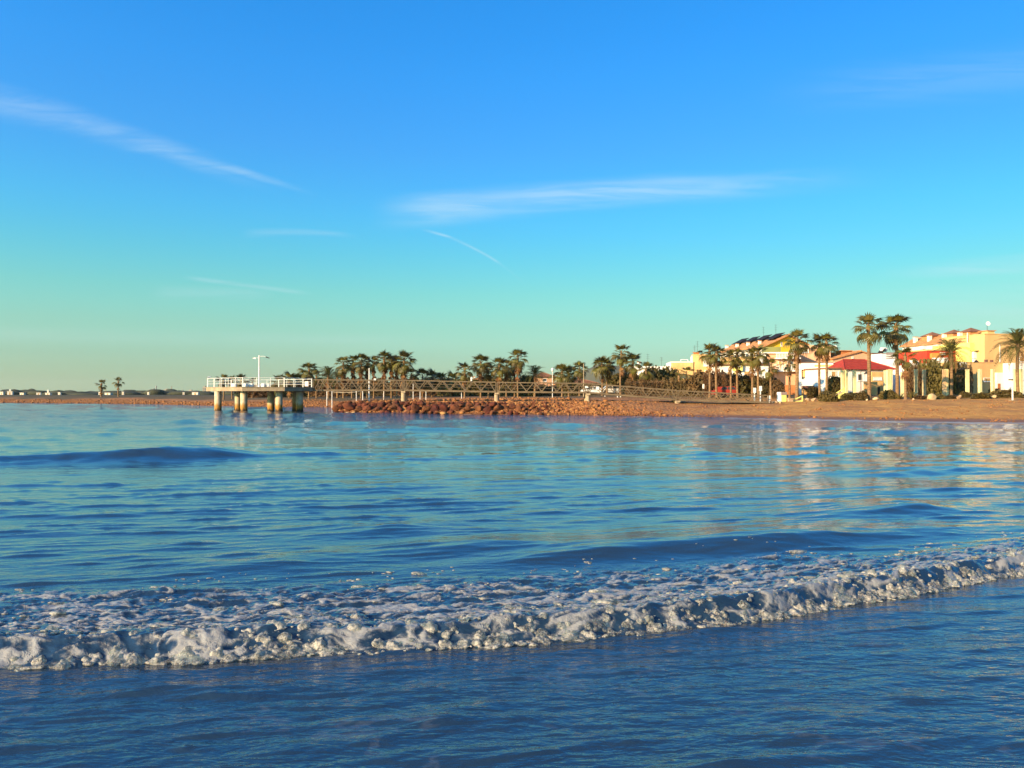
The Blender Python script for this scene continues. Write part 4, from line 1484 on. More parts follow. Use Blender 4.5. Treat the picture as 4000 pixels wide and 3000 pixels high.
PALMS = [
    # px, distance, row of the top, crown radius, label, group, live, dead, kind, lean, base radius, skirt
    (396, 212, 1483, 1.45, 'left of two lone scraggy palms on the far spit', FARG, 12, 7, 'fan', .0, .3, .9),
    (463, 212, 1474, 1.35, 'right of two lone palms on the far spit, bare taller trunk', FARG, 13, 4, 'fan', .0, .25, .7),
    (873, 165, 1460, 1.5, 'low palm showing above the left railing of the platform', 'low palms behind the platform', 16, 3),
    (907, 168, 1468, 1.3, 'lowest palm in the middle of three above the platform railing', 'low palms behind the platform', 14, 2),
    (942, 165, 1460, 1.5, 'low palm above the railing just left of the lamp post', 'low palms behind the platform', 16, 3),
    (985, 170, 1475, 1.3, 'low palm seen through the railing behind the lamp post', 'low palms behind the platform', 14, 2),
    (1090, 160, 1461, 1.7, 'bushy low palm at the left end of the grove', MIDG, 18, 4),
    (1130, 158, 1452, 1.7, 'second bushy low palm from the left end of the grove', MIDG, 18, 4),
    (1165, 160, 1458, 1.7, 'third bushy low palm from the left end of the grove', MIDG, 18, 4),
    (1207, 152, 1416, 1.75, 'medium palm with a thick brown skirt above the platform end', MIDG, 22, 22, 'fan', 0, .25, 1.0),
    (1236, 156, 1440, 1.5, 'low palm tucked right of the thick skirted palm', MIDG, 16, 4),
    (1282, 150, 1422, 2.6, 'broad dark date palm right of the thick skirted palm', MIDG, 26, 3, 'date', 0, .3, .4),
    (1318, 154, 1440, 2.0, 'low dark date palm under the row of skirted palms', MIDG, 22, 3, 'date', 0, .3, .4),
    (1341, 150, 1391, 1.75, 'first tall skirted palm from the left in the high row', MIDG, 20, 26, 'fan', 0, .22, 1.1),
    (1375, 151, 1386, 1.6, 'second tall skirted palm from the left in the high row', MIDG, 18, 20, 'fan', .2, .2, 1.1),
    (1410, 150, 1381, 1.8, 'third tall skirted palm from the left in the high row', MIDG, 20, 20, 'fan', 0, .22, 1.0),
    (1434, 153, 1393, 1.5, 'fourth tall skirted palm, just left of the white mast', MIDG, 18, 18, 'fan', 0, .2, 1.0),
    (1460, 151, 1391, 1.6, 'fifth tall skirted palm, just right of the white mast', MIDG, 18, 18, 'fan', 0, .2, 1.0),
    (1500, 148, 1369, 1.95, 'tallest palm of the high row with sunlit pale trunk', MIDG, 26, 14, 'fan', 0, .24, .8),
    (1529, 152, 1385, 1.6, 'palm squeezed between the two tallest of the high row', MIDG, 20, 14, 'fan', 0, .2, .9),
    (1550, 150, 1388, 1.6, 'palm with brown skirt left of the last tall one of the high row', MIDG, 20, 18, 'fan', 0, .2, 1.0),
    (1578, 147, 1372, 2.0, 'last tall palm at the right end of the high row', MIDG, 28, 18, 'fan', 0, .24, 1.0),
    (1607, 152, 1436, 1.7, 'low palm leaning against the right end of the high row', MIDG, 18, 8, 'fan', 0, .22, .6),
    (1650, 155, 1439, 1.8, 'first low palm in the gap right of the high row', MIDG, 18, 4),
    (1687, 157, 1443, 1.8, 'second low palm in the gap right of the high row', MIDG, 18, 4),
    (1722, 159, 1452, 1.7, 'third low palm in the gap right of the high row', MIDG, 18, 4),
    (1762, 158, 1453, 1.7, 'fourth low palm in the gap, left of the orange skirted palm', MIDG, 18, 4),
    (1815, 140, 1417, 1.5, 'medium palm with orange dead fronds and pale trunk over the bridge', MIDG, 20, 16, 'fan', 0, .22, .8),
    (1878, 142, 1386, 1.8, 'left palm of the cluster before the tallest mid palm', MIDG, 28, 10, 'fan', 0, .22, .7),
    (1908, 144, 1418, 1.6, 'lower palm pressed against the right of the cluster left palm', MIDG, 24, 8, 'fan', 0, .2, .7),
    (1950, 142, 1396, 1.8, 'wide palm in the middle of the mid cluster', MIDG, 26, 8, 'fan', 0, .2, .7),
    (1978, 145, 1402, 1.6, 'palm half hidden behind the tallest mid palm', MIDG, 24, 8, 'fan', 0, .2, .7),
    (2023, 138, 1367, 1.7, 'tallest slim palm of the mid cluster with open crown', MIDG, 24, 12, 'fan', 0, .2, .9),
    (2010, 146, 1408, 1.6, 'dark palm low behind the tallest mid palm', MIDG, 22, 10, 'fan', 0, .2, .9),
    (2088, 140, 1417, 2.3, 'round dark feather palm right of the tallest mid palm', MIDG, 28, 3, 'date', 0, .28, .4),
    (2195, 130, 1424, 1.8, 'left of two bushy palms left of the slim mast', MIDG, 28, 6, 'fan', 0, .2, .5),
    (2222, 132, 1430, 1.6, 'palm hidden just right of the left bushy palm', MIDG, 24, 6, 'fan', 0, .2, .5),
    (2264, 131, 1412, 1.5, 'bushy palm directly at the slim mast before the hill', MIDG, 24, 6, 'fan', 0, .2, .5),
    (2352, 120, 1393, 1.55, 'dense round palm standing before the blue hill', MIDG, 34, 6, 'fan', 0, .2, .5),
    (2372, 122, 1402, 1.3, 'palm leaning out right of the dense round palm', MIDG, 24, 6, 'fan', .1, .2, .5),
    (2424, 118, 1347, 1.5, 'tall lone palm with open crown right of the blue hill', MIDG, 20, 12, 'fan', .15, .2, .9),
    (2472, 118, 1381, 1.5, 'medium palm with long dead fronds right of the tall lone palm', MIDG, 24, 14, 'fan', 0, .2, .8),
    (2524, 116, 1414, 1.35, 'short palm with thin crown left of the white house', MIDG, 16, 10, 'fan', 0, .2, .8),
    (2652, 112, 1452, .8, 'small dead-looking palm stump in front of the cream house', MIDG, 6, 10, 'fan', 0, .2, .8),
    (2681, 112, 1430, .95, 'small skinny palm in front of the cream house', MIDG, 12, 3, 'fan', 0, .15, .5),
    (2772, 102, 1334, 1.6, 'left palm of the pair covering the end of the cream house', BEACHG, 28, 10, 'fan', 0, .2, .6),
    (2800, 101, 1340, 1.6, 'right palm of the pair covering the end of the cream house', BEACHG, 28, 10, 'fan', 0, .2, .6),
    (2855, 100, 1360, 1.4, 'thin palm left of the darkest trunk below the terrace roof', BEACHG, 22, 10, 'fan', 0, .18, .6),
    (2881, 102, 1350, 1.4, 'palm with the darkest trunk below the terrace roof', BEACHG, 22, 12, 'fan', 0, .2, .7),
    (2938, 99, 1350, 1.5, 'left palm of the bushy pair below the yellow gable', BEACHG, 24, 14, 'fan', 0, .2, .8),
    (2963, 98, 1340, 1.55, 'right palm of the bushy pair below the yellow gable', BEACHG, 28, 8, 'fan', 0, .2, .5),
    (3013, 94, 1395, 1.3, 'short palm in front of the pink balconies, left one', BEACHG, 18, 8, 'fan', 0, .18, .6),
    (3084, 96, 1382, 1.2, 'short palm in front of the pink balconies, right one', BEACHG, 18, 4, 'fan', 0, .18, .5),
    (3112, 92, 1278, 1.75, 'tall stout palm between the yellow gable and the pink house', BEACHG, 30, 10, 'fan', .1, .27, .6),
    (3203, 93, 1300, 1.45, 'left palm of the pair before the white arcade house', BEACHG, 26, 8, 'fan', 0, .2, .5),
    (3229, 92, 1293, 1.55, 'right palm of the pair before the white arcade house', BEACHG, 28, 8, 'fan', 0, .2, .5),
    (3395, 86, 1222, 1.75, 'tall stout palm with pale trunk crossing the red roof', BEACHG, 30, 4, 'fan', -.05, .27, .4),
    (3505, 89, 1216, 2.0, 'tallest dark palm on the beach right of the red roof', BEACHG, 36, 8, 'fan', -.1, .27, .5),
    (3537, 86, 1345, 1.5, 'medium palm with shaggy skirt beside the tallest dark palm', BEACHG, 20, 18, 'fan', 0, .2, .7),
    (3716, 92, 1310, 2.1, 'feather palm with upright fronds before the red building', BEACHG, 30, 2, 'date', 0, .24, .3),
    (3977, 90, 1268, 2.5, 'feather palm with long arching fronds at the right edge', BEACHG, 34, 3, 'date', 0, .26, .3),
]
for p in PALMS:
    palm(*p)


# ------------------------------------------------------------------ bushes and hedges
def leaf_cloud(name, material, n, seed, shape='ball', leaf=.09):
    """leaves spread through a unit half-ball (radius 1, height about 1.6) or a unit box"""
    rg = np.random.default_rng(seed)
    if shape == 'ball':
        p = rg.normal(0, 1, (n, 3))
        p /= np.linalg.norm(p, axis=1)[:, None]
        rr = rg.random(n) ** .35
        lump = 1 + .28 * perlin(p[:, 0] * 2.2 + seed, p[:, 1] * 2.2 + p[:, 2] * 1.7)
        p = p * (rr * lump)[:, None]
        p[:, 2] = np.abs(p[:, 2] + .25) * 1.25
    else:
        p = rg.uniform(-1, 1, (n, 3))
        p[:, 2] = (p[:, 2] + 1) / 2
        top = 1 + .30 * fbm(p[:, 0] * 2.2 + seed, p[:, 1] * .8, 3)
        p[:, 2] *= top
        p[:, 1] += .2 * fbm(p[:, 0] * 3 + 9, p[:, 2] * 3 + seed, 2)
    a = rg.normal(0, 1, (n, 3))
    a /= np.linalg.norm(a, axis=1)[:, None]
    b = np.cross(a, rg.normal(0, 1, (n, 3)))
    b /= np.linalg.norm(b, axis=1)[:, None]
    s = leaf * rg.uniform(.6, 1.5, n)[:, None]
    V = np.stack([p - a * s, p + b * s * .55, p + a * s, p - b * s * .55], 1).reshape(-1, 3)
    F = np.arange(n * 4).reshape(n, 4)
    return mesh_np(name, V, F, material)


LEAF = {('dark', 'ball'): leaf_cloud('foliage', 'leaf_dark', 3200, 3, 'ball', .11), ('brown', 'ball'): leaf_cloud('foliage', 'leaf_brown', 3200, 4, 'ball', .11),
        ('olive', 'ball'): leaf_cloud('foliage', 'leaf_olive', 3200, 5, 'ball', .11), ('dark', 'box'): leaf_cloud('foliage', 'leaf_dark', 5200, 6, 'box', .07),
        ('brown', 'box'): leaf_cloud('foliage', 'leaf_brown', 5200, 7, 'box', .07), ('olive', 'box'): leaf_cloud('foliage', 'leaf_olive', 5200, 8, 'box', .07)}


def bush(px, D, w_px, top_py, tone, label, group, shape='ball', deep=1.0):
    x = gx(px, D)
    z = gh(x, D) - .05
    hw = w_px / 2 / FPX * D
    h = gz(top_py, D) - z
    e = empty('hedge' if shape == 'box' else 'bush', (x, D, z), 0, label, 'hedge' if shape == 'box' else 'bush', group)
    inst('foliage', LEAF[(tone, shape)], e, (0, 0, 0), (0, 0, random.uniform(-.2, .2) if shape == 'box' else random.uniform(0, 6)),
         (hw, hw * deep if shape == 'ball' else deep, h / (1.45 if shape == 'ball' else 1.0)))
    st = MB()
    for k in range(4):
        a = random.uniform(0, 6.28)
        q = hw * .35
        st.tube([(math.cos(a) * q * .3, math.sin(a) * q * .3, 0), (math.cos(a) * q, math.sin(a) * q * min(deep, 1), h * .6)], [.05, .02], 5)
    st.obj('stem', 'wood', e)


GH, GB = 'dark hedge line behind the bridge', 'shrubs along the promenade'
for a in [(1010, 176, 150, 1510, 'brown', 'brown thicket seen between the platform piles and railing', GH, 'box', 2),
          (1150, 176, 150, 1500, 'dark', 'dark thicket behind the first span of the bridge', GH, 'box', 2),
          (1300, 175, 160, 1486, 'brown', 'brown thicket behind the beach goal', GH, 'box', 2),
          (1460, 175, 170, 1486, 'dark', 'dark thicket below the high row of palms', GH, 'box', 2),
          (1630, 174, 180, 1484, 'brown', 'brown thicket right of the high row of palms', GH, 'box', 2),
          (1800, 170, 180, 1482, 'dark', 'dark thicket behind the middle of the bridge', GH, 'box', 2),
          (1960, 166, 170, 1478, 'dark', 'dark thicket below the mid palm cluster', GH, 'box', 2),
          (2060, 150, 90, 1468, 'dark', 'dark green bush left of the hip-roofed house', GH, 'ball', 1),
          (2130, 152, 150, 1508, 'brown', 'brown thicket below the hip-roofed house', GH, 'box', 2),
          (2290, 140, 170, 1502, 'dark', 'dark thicket below the bushy pair of palms', GH, 'box', 1.6),
          (2410, 128, 110, 1462, 'dark', 'dark green bush at the foot of the blue hill', GH, 'ball', 1),
          (2490, 124, 130, 1466, 'dark', 'tall dark hedge behind the medium palm with dead fronds', GH, 'box', 1.4),
          (2580, 120, 130, 1444, 'dark', 'tall dark hedge under the white house wall', GH, 'box', 1.4),
          (2520, 112, 150, 1490, 'brown', 'brown leafless hedge in front of the tall dark hedge', GH, 'box', 1),
          (2632, 112, 90, 1486, 'brown', 'brown leafless hedge left of the skinny small palm', GH, 'box', 1),
          (2735, 110, 110, 1458, 'brown', 'dark brown bush below the cream house', GH, 'ball', .8),
          (2800, 108, 100, 1462, 'brown', 'dark brown hedge behind the pair of palms', GH, 'box', 1),
          (2870, 106, 90, 1470, 'brown', 'brown hedge behind the darkest palm trunk', GH, 'box', 1),
          (2930, 105, 110, 1468, 'dark', 'dark green round bush under the white garden wall', GH, 'ball', .8),
          (2985, 103, 90, 1478, 'dark', 'dark hedge left of the pink house', GH, 'box', 1),
          (3038, 98, 60, 1490, 'brown', 'brown pointed bush behind the ochre block', GB, 'ball', .9),
          (3180, 96, 70, 1512, 'dark', 'dark bush below the white arcade', GB, 'ball', .8),
          (3262, 98, 90, 1472, 'dark', 'dark shrub between the arcade house and the first pergola posts', GB, 'ball', .8),
          (3236, 84, 74, 1530, 'olive', 'smooth round clipped bush on the edge of the beach', GB, 'ball', 1.0),
          (3325, 87, 90, 1535, 'dark', 'low dark shrub right of the round clipped bush', GB, 'ball', .7),
          (3368, 86, 60, 1530, 'olive', 'olive shrub at the foot of the tall pale palm', GB, 'ball', .7),
          (3470, 89, 70, 1526, 'olive', 'olive shrub between the two tallest palms', GB, 'ball', .7),
          (3590, 87, 70, 1545, 'brown', 'low dry brown shrub right of the shaggy palm', GB, 'ball', .7),
          (3660, 104, 150, 1422, 'olive', 'big square olive hedge behind the pergola posts', GB, 'box', 1.6),
          (3758, 103, 60, 1436, 'brown', 'brown hedge right of the feather palm trunk', GB, 'box', 1.0),
          (3575, 103, 60, 1445, 'brown', 'brown hedge left of the big square hedge', GB, 'box', 1.0),
          (3650, 88, 80, 1540, 'olive', 'low olive shrub in front of the paired pergola posts', GB, 'ball', .6),
          (3720, 87, 80, 1545, 'olive', 'low olive shrub at the foot of the feather palm', GB, 'ball', .6),
          (3770, 89, 60, 1532, 'olive', 'grassy olive shrub below the fourth thick pergola post', GB, 'ball', .6),
          (3830, 86, 110, 1535, 'olive', 'wide olive shrub in the middle of the right beach edge', GB, 'ball', .6),
          (3885, 95, 60, 1518, 'dark', 'small dark tree-like shrub right of the wide olive shrub', GB, 'ball', .8),
          (3930, 87, 120, 1525, 'olive', 'large olive shrub left of the white shower pole', GB, 'ball', .6),
          (4010, 86, 80, 1545, 'brown', 'brown shrub at the right edge of the picture', GB, 'ball', .6)]:
    bush(*a)


def agave(px, D, s, label):
    x = gx(px, D)
    e = empty('agave', (x, D, gh(x, D)), 0, label, 'plant', 'spiky agaves on the beach edge')
    me = LEAFA
    for k in range(14):
        inst('leaf', me, e, (0, 0, 0), (0, -random.uniform(.35, 1.3), k * 2.4), s)


b = MB()
b.add([(0, -.05, 0), (0, .05, 0), (.5, .07, .03), (.5, -.07, .03), (1, 0, .0), (.5, 0, -.02)], [(0, 1, 5), (0, 5, 3), (1, 2, 5), (2, 4, 5), (5, 4, 3)])
LEAFA = b.mesh('leaf', 'leaf_olive')
for a in ((3515, 87.5, 1.0, 'spiky agave between the tallest palm and the shaggy palm'), (3560, 88, 1.2, 'spiky agave right of the shaggy palm trunk'),
          (3575, 87, .9, 'small spiky agave at the dry brown shrub')):
    agave(*a)


def pine(px, D, top_py):
    x = gx(px, D)
    z = gh(x, D)
    H = gz(top_py, D) - z
    e = empty('pine_tree', (x, D, z), 0, 'slim tiered conifer between the first skirted palms', 'tree')
    MB().tube([(0, 0, 0), (0, 0, H)], [.12, .02], 7).obj('trunk', 'wood', e)
    b = MB()
    for k in range(9):
        t = .35 + .65 * k / 9
        for j in range(6):
            a = j * 1.047 + k * .5
            L = 1.1 * (1.05 - t) + .12
            c, s = math.cos(a), math.sin(a)
            z0 = H * t
            b.add([(0, 0, z0), (c * L * .6 - s * .14, s * L * .6 + c * .14, z0 + .05), (c * L, s * L, z0 + .14), (c * L * .6 + s * .14, s * L * .6 - c * .14, z0 + .05)], [(0, 1, 2, 3)])
    b.obj('crown', 'leaf_dark', e)['kind'] = 'stuff'


pine(1385, 158, 1444)


# ------------------------------------------------------------------ houses
TILT = .18                                   # the streets run inland slightly to the left


class House:
    def __init__(self, name, px, D, label, group='houses along the promenade', tilt=TILT):
        q = math.hypot(1, tilt)
        self.E1, self.E2 = (-tilt / q, 1 / q), (1 / q, tilt / q)
        self.x, self.y = gx(px, D), D
        self.z = gh(self.x, D) - .15
        self.e = empty(name, (self.x, self.y, self.z), math.atan2(tilt, 1), label, 'house', group)

    def X(self, px):
        """local x of a column of the picture on the front wall"""
        k = (px - 2000) / FPX
        return (k * self.y - self.x) / (self.E2[0] - k * self.E2[1])

    def Y(self, px):
        """local y of a column of the picture on the left wall"""
        k = (px - 2000) / FPX
        return (k * self.y - self.x) / (self.E1[0] - k * self.E1[1])

    def Z(self, py, lx=0.0, ly=0.0):
        d = self.y + self.E2[1] * lx + self.E1[1] * ly
        return gz(py, d) - self.z

    def box(self, name, material, x0, x1, y0, y1, z0, z1, parent=None):
        return MB().box(x0, x1, y0, y1, z0, z1).obj(name, material, parent or self.e)

    def window(self, face, a, b, z0, z1, pane='glass', frame='white_paint', at=0.0):
        f = .07
        m = MB()
        if face == 'front':
            for q in ((a, a + f, z0, z1), (b - f, b, z0, z1), (a + f, b - f, z0, z0 + f), (a + f, b - f, z1 - f, z1)):
                m.box(q[0], q[1], at - .06, at + .02, q[2], q[3])
            o = m.obj('window', frame, self.e)
            MB().box(a + f, b - f, at - .025, at + .02, z0 + f, z1 - f).obj('pane', pane, o)
            MB().box(a - .06, b + .06, at - .12, at + .02, z0 - .08, z0 - .002).obj('sill', frame, o)
        else:
            for q in ((a, a + f, z0, z1), (b - f, b, z0, z1), (a + f, b - f, z0, z0 + f), (a + f, b - f, z1 - f, z1)):
                m.box(at - .06, at + .02, q[0], q[1], q[2], q[3])
            o = m.obj('window', frame, self.e)
            MB().box(at - .025, at + .02, a + f, b - f, z0 + f, z1 - f).obj('pane', pane, o)
            MB().box(at - .12, at + .02, a - .06, b + .06, z0 - .08, z0 - .002).obj('sill', frame, o)
        return o

    def gable(self, x0, x1, y0, y1, ze, zr, xr, material, wall, over=.35, th=.16):
        """roof with its ridge running inland at local x = xr; eaves at ze, ridge at zr; closes the gable wall"""
        MB().prism_y([(x0, ze - .01), (x1, ze - .01), (xr, zr - .02)], y0 + .01, y1 - .01).obj('gable_wall', wall, self.e)
        for s, xa in ((-1, x0), (1, x1)):
            sl = (zr - ze) / (xr - xa)
            xe = xa + s * over
            zz = ze + sl * (xe - xa)
            poly = [(xe, zz), (xr, zr), (xr, zr + th), (xe, zz + th)]
            if s > 0:
                poly = poly[::-1]
            r = MB().prism_y(poly, y0 - over, y1 + over).obj('roof_slope', material, self.e)
            # tile courses
            n = max(3, int(abs(xr - xe) / .9))
            for k in range(n):
                t = (k + .15) / n
                a = (xe + (xr - xe) * t, zz + (zr - zz) * t + th)
                b = (xe + (xr - xe) * (t + .12 / n * 4), zz + (zr - zz) * (t + .12 / n * 4) + th)
                p = [(a[0], a[1] - .01), (b[0], b[1] - .01), (b[0], b[1] + .05), (a[0], a[1] + .05)]
                MB().prism_y(p if s < 0 else p[::-1], y0 - over, y1 + over).obj('tile_course', material, r)
        MB().tube([(xr, y0 - over, zr + th), (xr, y1 + over, zr + th)], .11, 6).obj('ridge', material, self.e)

    def hip(self, x0, x1, y0, y1, ze, zr, material, over=.35, inset=None):
        ins = inset if inset is not None else (y1 - y0) / 2
        a, b, c, d = (x0 - over, y0 - over), (x1 + over, y0 - over), (x1 + over, y1 + over), (x0 - over, y1 + over)
        ym = (y0 + y1) / 2
        r0, r1 = (x0 + ins, ym, zr), (x1 - ins, ym, zr)
        V = [(*a, ze), (*b, ze), (*c, ze), (*d, ze), r0, r1]
        sides = [('front', (0, 1, 5, 4)), ('right', (1, 2, 5)), ('back', (2, 3, 4, 5)), ('left', (3, 0, 4))]
        o = MB().add(V, [s[1] for s in sides] + [(3, 2, 1, 0)]).obj('roof', material, self.e)
        n = 6
        for k in range(n):                      # courses on the front slope
            t = (k + .1) / n
            p = Vector(V[0]).lerp(Vector(V[4]), t) + Vector((.05, 0, .015))
            q = Vector(V[1]).lerp(Vector(V[5]), t) + Vector((-.05, 0, .015))
            MB().bar(p, q, .10, .05).obj('tile_course', material, o)
        for i, j in ((0, 4), (1, 5), (4, 5)):
            MB().tube([V[i], V[j]], .09, 6).obj('ridge', material, o)

    def antenna(self, x, y, z, h, arms=3):
        a = MB().tube([(x, y, z), (x, y, z + h)], .022, 5).obj('antenna', 'dark_metal', self.e)
        for k in range(arms):
            zz = z + h * (.95 - .16 * k)
            MB().bar((x - .3, y, zz), (x + .3, y, zz), .02).obj('antenna_arm', 'dark_metal', a)

    def chimney(self, x, y, z, w, h, material='white_wall'):
        c = MB().box(x - w / 2, x + w / 2, y - w / 2, y + w / 2, z, z + h).obj('chimney', material, self.e)
        MB().box(x - w * .65, x + w * .65, y - w * .65, y + w * .65, z + h, z + h + .1).obj('chimney_cap', 'roof_tile', c)

    def balustrade(self, x0, x1, y, z, h=.85):
        b = MB().box(x0, x1, y - .07, y + .07, z + h - .1, z + h).obj('balustrade', 'white_wall', self.e)
        m = MB()
        n = max(3, int((x1 - x0) / .22))
        for k in range(n):
            xx = x0 + (x1 - x0) * (k + .5) / n
            m.tube([(xx, y, z), (xx, y, z + .25), (xx, y, z + h - .1)], [.035, .07, .035], 6)
        o = m.obj('balusters', 'white_wall', b)
        o['kind'] = 'stuff'


def houses():
    # 1 white and cream flat-roofed house at the left
    h = House('flat_roofed_house', 2622, 128, 'low cream flat-roofed house with a white sunlit side wall', tilt=-.10)
    w, l, t = h.X(2708), 7.0, h.Z(1417)
    h.box('wall', 'cream_wall', 0, w, 0, l, 0, t)
    h.box('side_wall', 'white_wall', -.12, -.002, 0, l, 0, t)
    h.box('parapet', 'white_wall', -.12, w, -.06, l + .06, t, t + .18)
    h.box('annexe', 'white_wall', -6, -.2, 3, l, 0, h.Z(1428))
    h.window('left', l * .3, l * .55, t - 2.2, t - 1.0, at=-.12)
    f = MB()
    zt = h.Z(1404)
    a, b = h.X(2662), h.X(2700)
    f.bar((a, 1, t + .18), (a, 1, zt), .08).bar((b - .4, 1, t + .18), (b - .4, 1, zt), .08).bar((a, 1, zt), (b - .4, 1, zt), .08)
    f.obj('roof_frame', 'white_paint', h.e)
    h.antenna(-1.2, 4, h.Z(1428), 1.6)
    h.antenna(-3.5, 4.5, h.Z(1428), 2.2)
    h.chimney(-5, 5, h.Z(1428), .5, .8)

    h = House('flat_roofed_house', 2706, 127.9, 'taller cream block behind the left pair of palms', tilt=-.20)
    w, t = h.X(2800), h.Z(1387)
    h.box('wall', 'cream_wall', 0, w, 0, 9, 0, t)
    h.box('side_wall', 'white_wall', -.10, -.002, 0, 9, 0, t)
    h.box('parapet', 'cream_wall', -.1, w, -.05, 9.05, t, t + .12)
    h.window('front', h.X(2748), h.X(2772), h.Z(1430), h.Z(1408), 'white_wall')
    h.window('front', h.X(2775), h.X(2798), h.Z(1432), h.Z(1408), 'white_wall')
    h.window('front', h.X(2752), h.X(2785), h.Z(1462), h.Z(1446), 'shutter')
    h.chimney(h.X(2722), 2, t + .12, .9, .35, 'brick_wall')
    h.antenna(.4, 2, t + .12, 1.6)
    h.antenna(h.X(2728), 3, t + .12, 2.4)

    # 2 terrace with solar panels and the yellow gable
    h = House('terraced_house', 2988, 134, 'terrace with orange tiled roof, solar panels and a bright yellow gable')
    w, l = h.X(3165), h.Y(2815)
    ze, zr, xr = h.Z(1352), h.Z(1309), h.X(3078)
    h.box('wall', 'yellow_wall', 0, w, 0, l, 0, ze)
    h.box('side_wall', 'white_wall', -.10, -.002, .05, l, 0, ze - .15)
    h.gable(0, w, 0, l, ze, zr, xr, 'roof_tile', 'yellow_wall', over=.6)
    sl = (zr - ze) / xr
    for k in range(4):
        y0 = l * (.02 + .25 * k)
        x0, x1 = xr * .42, xr * .92
        z0, z1 = ze + sl * x0 + .5, ze + sl * x1 + .62
        MB().add([(x0, y0, z0), (x0, y0 + l * .17, z0), (x1, y0 + l * .17, z1), (x1, y0, z1), (x0, y0, z0 + .1), (x0, y0 + l * .17, z0 + .1), (x1, y0 + l * .17, z1 + .1), (x1, y0, z1 + .1)],
                 [(3, 2, 1, 0), (4, 5, 6, 7), (0, 1, 5, 4), (1, 2, 6, 5), (2, 3, 7, 6), (3, 0, 4, 7)]).obj('solar_panel', 'solar', h.e)
        h.chimney(xr * .25, y0 + l * .2, ze + sl * xr * .25, .45, .7)
        h.window('left', y0 + .8, y0 + 2.0, ze - 2.6, ze - .9, at=-.1)
        h.window('left', y0 + 2.5, y0 + 3.4, ze - 2.6, ze - .9, 'shutter', at=-.1)
        bz = ze - 3.0
        h.box('balcony', 'white_wall', -1.1, -.12, y0 + .4, y0 + l * .2, bz, bz + .85)
    h.window('front', h.X(3050), h.X(3056), h.Z(1351), h.Z(1335), 'dark_metal')
    h.antenna(xr * .7, l * .35, ze + sl * xr * .7, 2.6)
    h.antenna(xr * .75, l * .12, ze + sl * xr * .75, 2.6)

    # white garden houses in front of it
    h = House('garden_house', 2803, 118, 'low white house with lemon window bay below the terrace', tilt=-.1)
    w, t = h.X(3002), h.Z(1428)
    h.box('wall', 'white_wall', 0, w, 0, 7, 0, t)
    h.box('eaves', 'roof_brown', -.3, w + .2, -.3, 7, t, t + .22)
    h.box('upper_storey', 'cream_wall', h.X(2842), h.X(2975), 1.5, 6.5, t + .22, h.Z(1393))
    h.box('bay', 'lemon_wall', h.X(2862), h.X(2898), -.6, -.002, h.Z(1449), h.Z(1408))
    h.window('front', h.X(2866), h.X(2873), h.Z(1432), h.Z(1414), at=-.6)
    h.window('front', h.X(2880), h.X(2890), h.Z(1432), h.Z(1414), 'shutter', at=-.6)
    h.window('front', h.X(2862), h.X(2876), h.Z(1468), h.Z(1454), 'lemon_wall')
    h.window('front', h.X(2906), h.X(2930), h.Z(1470), h.Z(1450), 'shutter')
    h.window('front', h.X(2815), h.X(2830), h.Z(1466), h.Z(1450))
    h.window('front', h.X(2960), h.X(2980), h.Z(1466), h.Z(1446))

    # 3 pink balcony house with the olive parapet
    h = House('balcony_house', 2992, 121, 'pale pink house with balustraded balconies and an olive roof parapet', tilt=-.22)
    w, t = h.X(3125), h.Z(1381)
    h.box('wall', 'pink_wall', 0, w, 0, 8, 0, t)
    h.box('roof_slab', 'white_wall', -.3, w + .3, -.5, 8.2, t, t + .18)
    h.box('parapet', 'olive_wall', 0, h.X(3052), .2, 6, t + .18, h.Z(1355))
    h.box('side_wall', 'white_wall', -.10, -.002, 0, 8, 0, t)
    z1 = h.Z(1399)
    h.box('balcony_floor', 'white_wall', h.X(3026), w, -1.1, -.002, z1 - .18, z1)
    h.balustrade(h.X(3028), w - .1, -1.0, z1, .75)
    z2 = h.Z(1448)
    h.box('balcony_floor', 'white_wall', h.X(3020), w, -1.1, -.002, z2 - .18, z2)
    h.balustrade(h.X(3022), w - .1, -1.0, z2, .9)
    h.window('front', h.X(3040), h.X(3056), z2 + .1, z2 + 1.5, 'shutter')
    h.window('front', h.X(3075), h.X(3100), z2 + .1, z2 + 1.5, 'glass')
    h.box('garden_wall', 'brick_wall', h.X(3055), h.X(3130), -3.2, -3.0, 0, h.Z(1505))

    # 4 tall pink wall
    h = House('pink_house', 3124, 124, 'tall plain pink house wall behind the pair of palms', tilt=-.3)
    w, t = h.X(3245), h.Z(1352)
    h.box('wall', 'pink_wall', 0, w, 0, 9, 0, t)
    h.box('parapet', 'pink_wall', -.08, w + .08, -.08, 9.08, t, t + .14)
    h.window('front', .2, 1.4, h.Z(1378), h.Z(1365), 'white_wall')
    h.box('balcony', 'white_wall', -1.4, -.05, .5, 3, h.Z(1374), h.Z(1366))

    # 5 white arcade
    h = House('arcade_house', 3118, 112, 'bright white house with wide openings behind the pair of palms', tilt=-.34)
    w, t = h.X(3252), h.Z(1418)
    zb, zt = h.Z(1482), h.Z(1444)
    h.box('wall', 'white_wall', 0, w, .6, 7, 0, t - .01)
    h.box('fascia', 'white_wall', -.1, w + .1, -.2, .58, zt, t)
    h.box('plinth', 'white_wall', 0, w, -.1, .58, 0, zb)
    for a, b in ((3118, 3131), (3170, 3177), (3212, 3220), (3244, 3252)):
        h.box('pier', 'white_wall', max(0, h.X(a)), min(w, h.X(b)), -.1, .58, zb, zt)
    h.box('awning', 'beige_wall', h.X(3132), h.X(3169), .2, .3, zb + .35, zt - .05)
    h.box('awning', 'beige_wall', h.X(3178), h.X(3211), .2, .3, zb + .9, zt - .05)
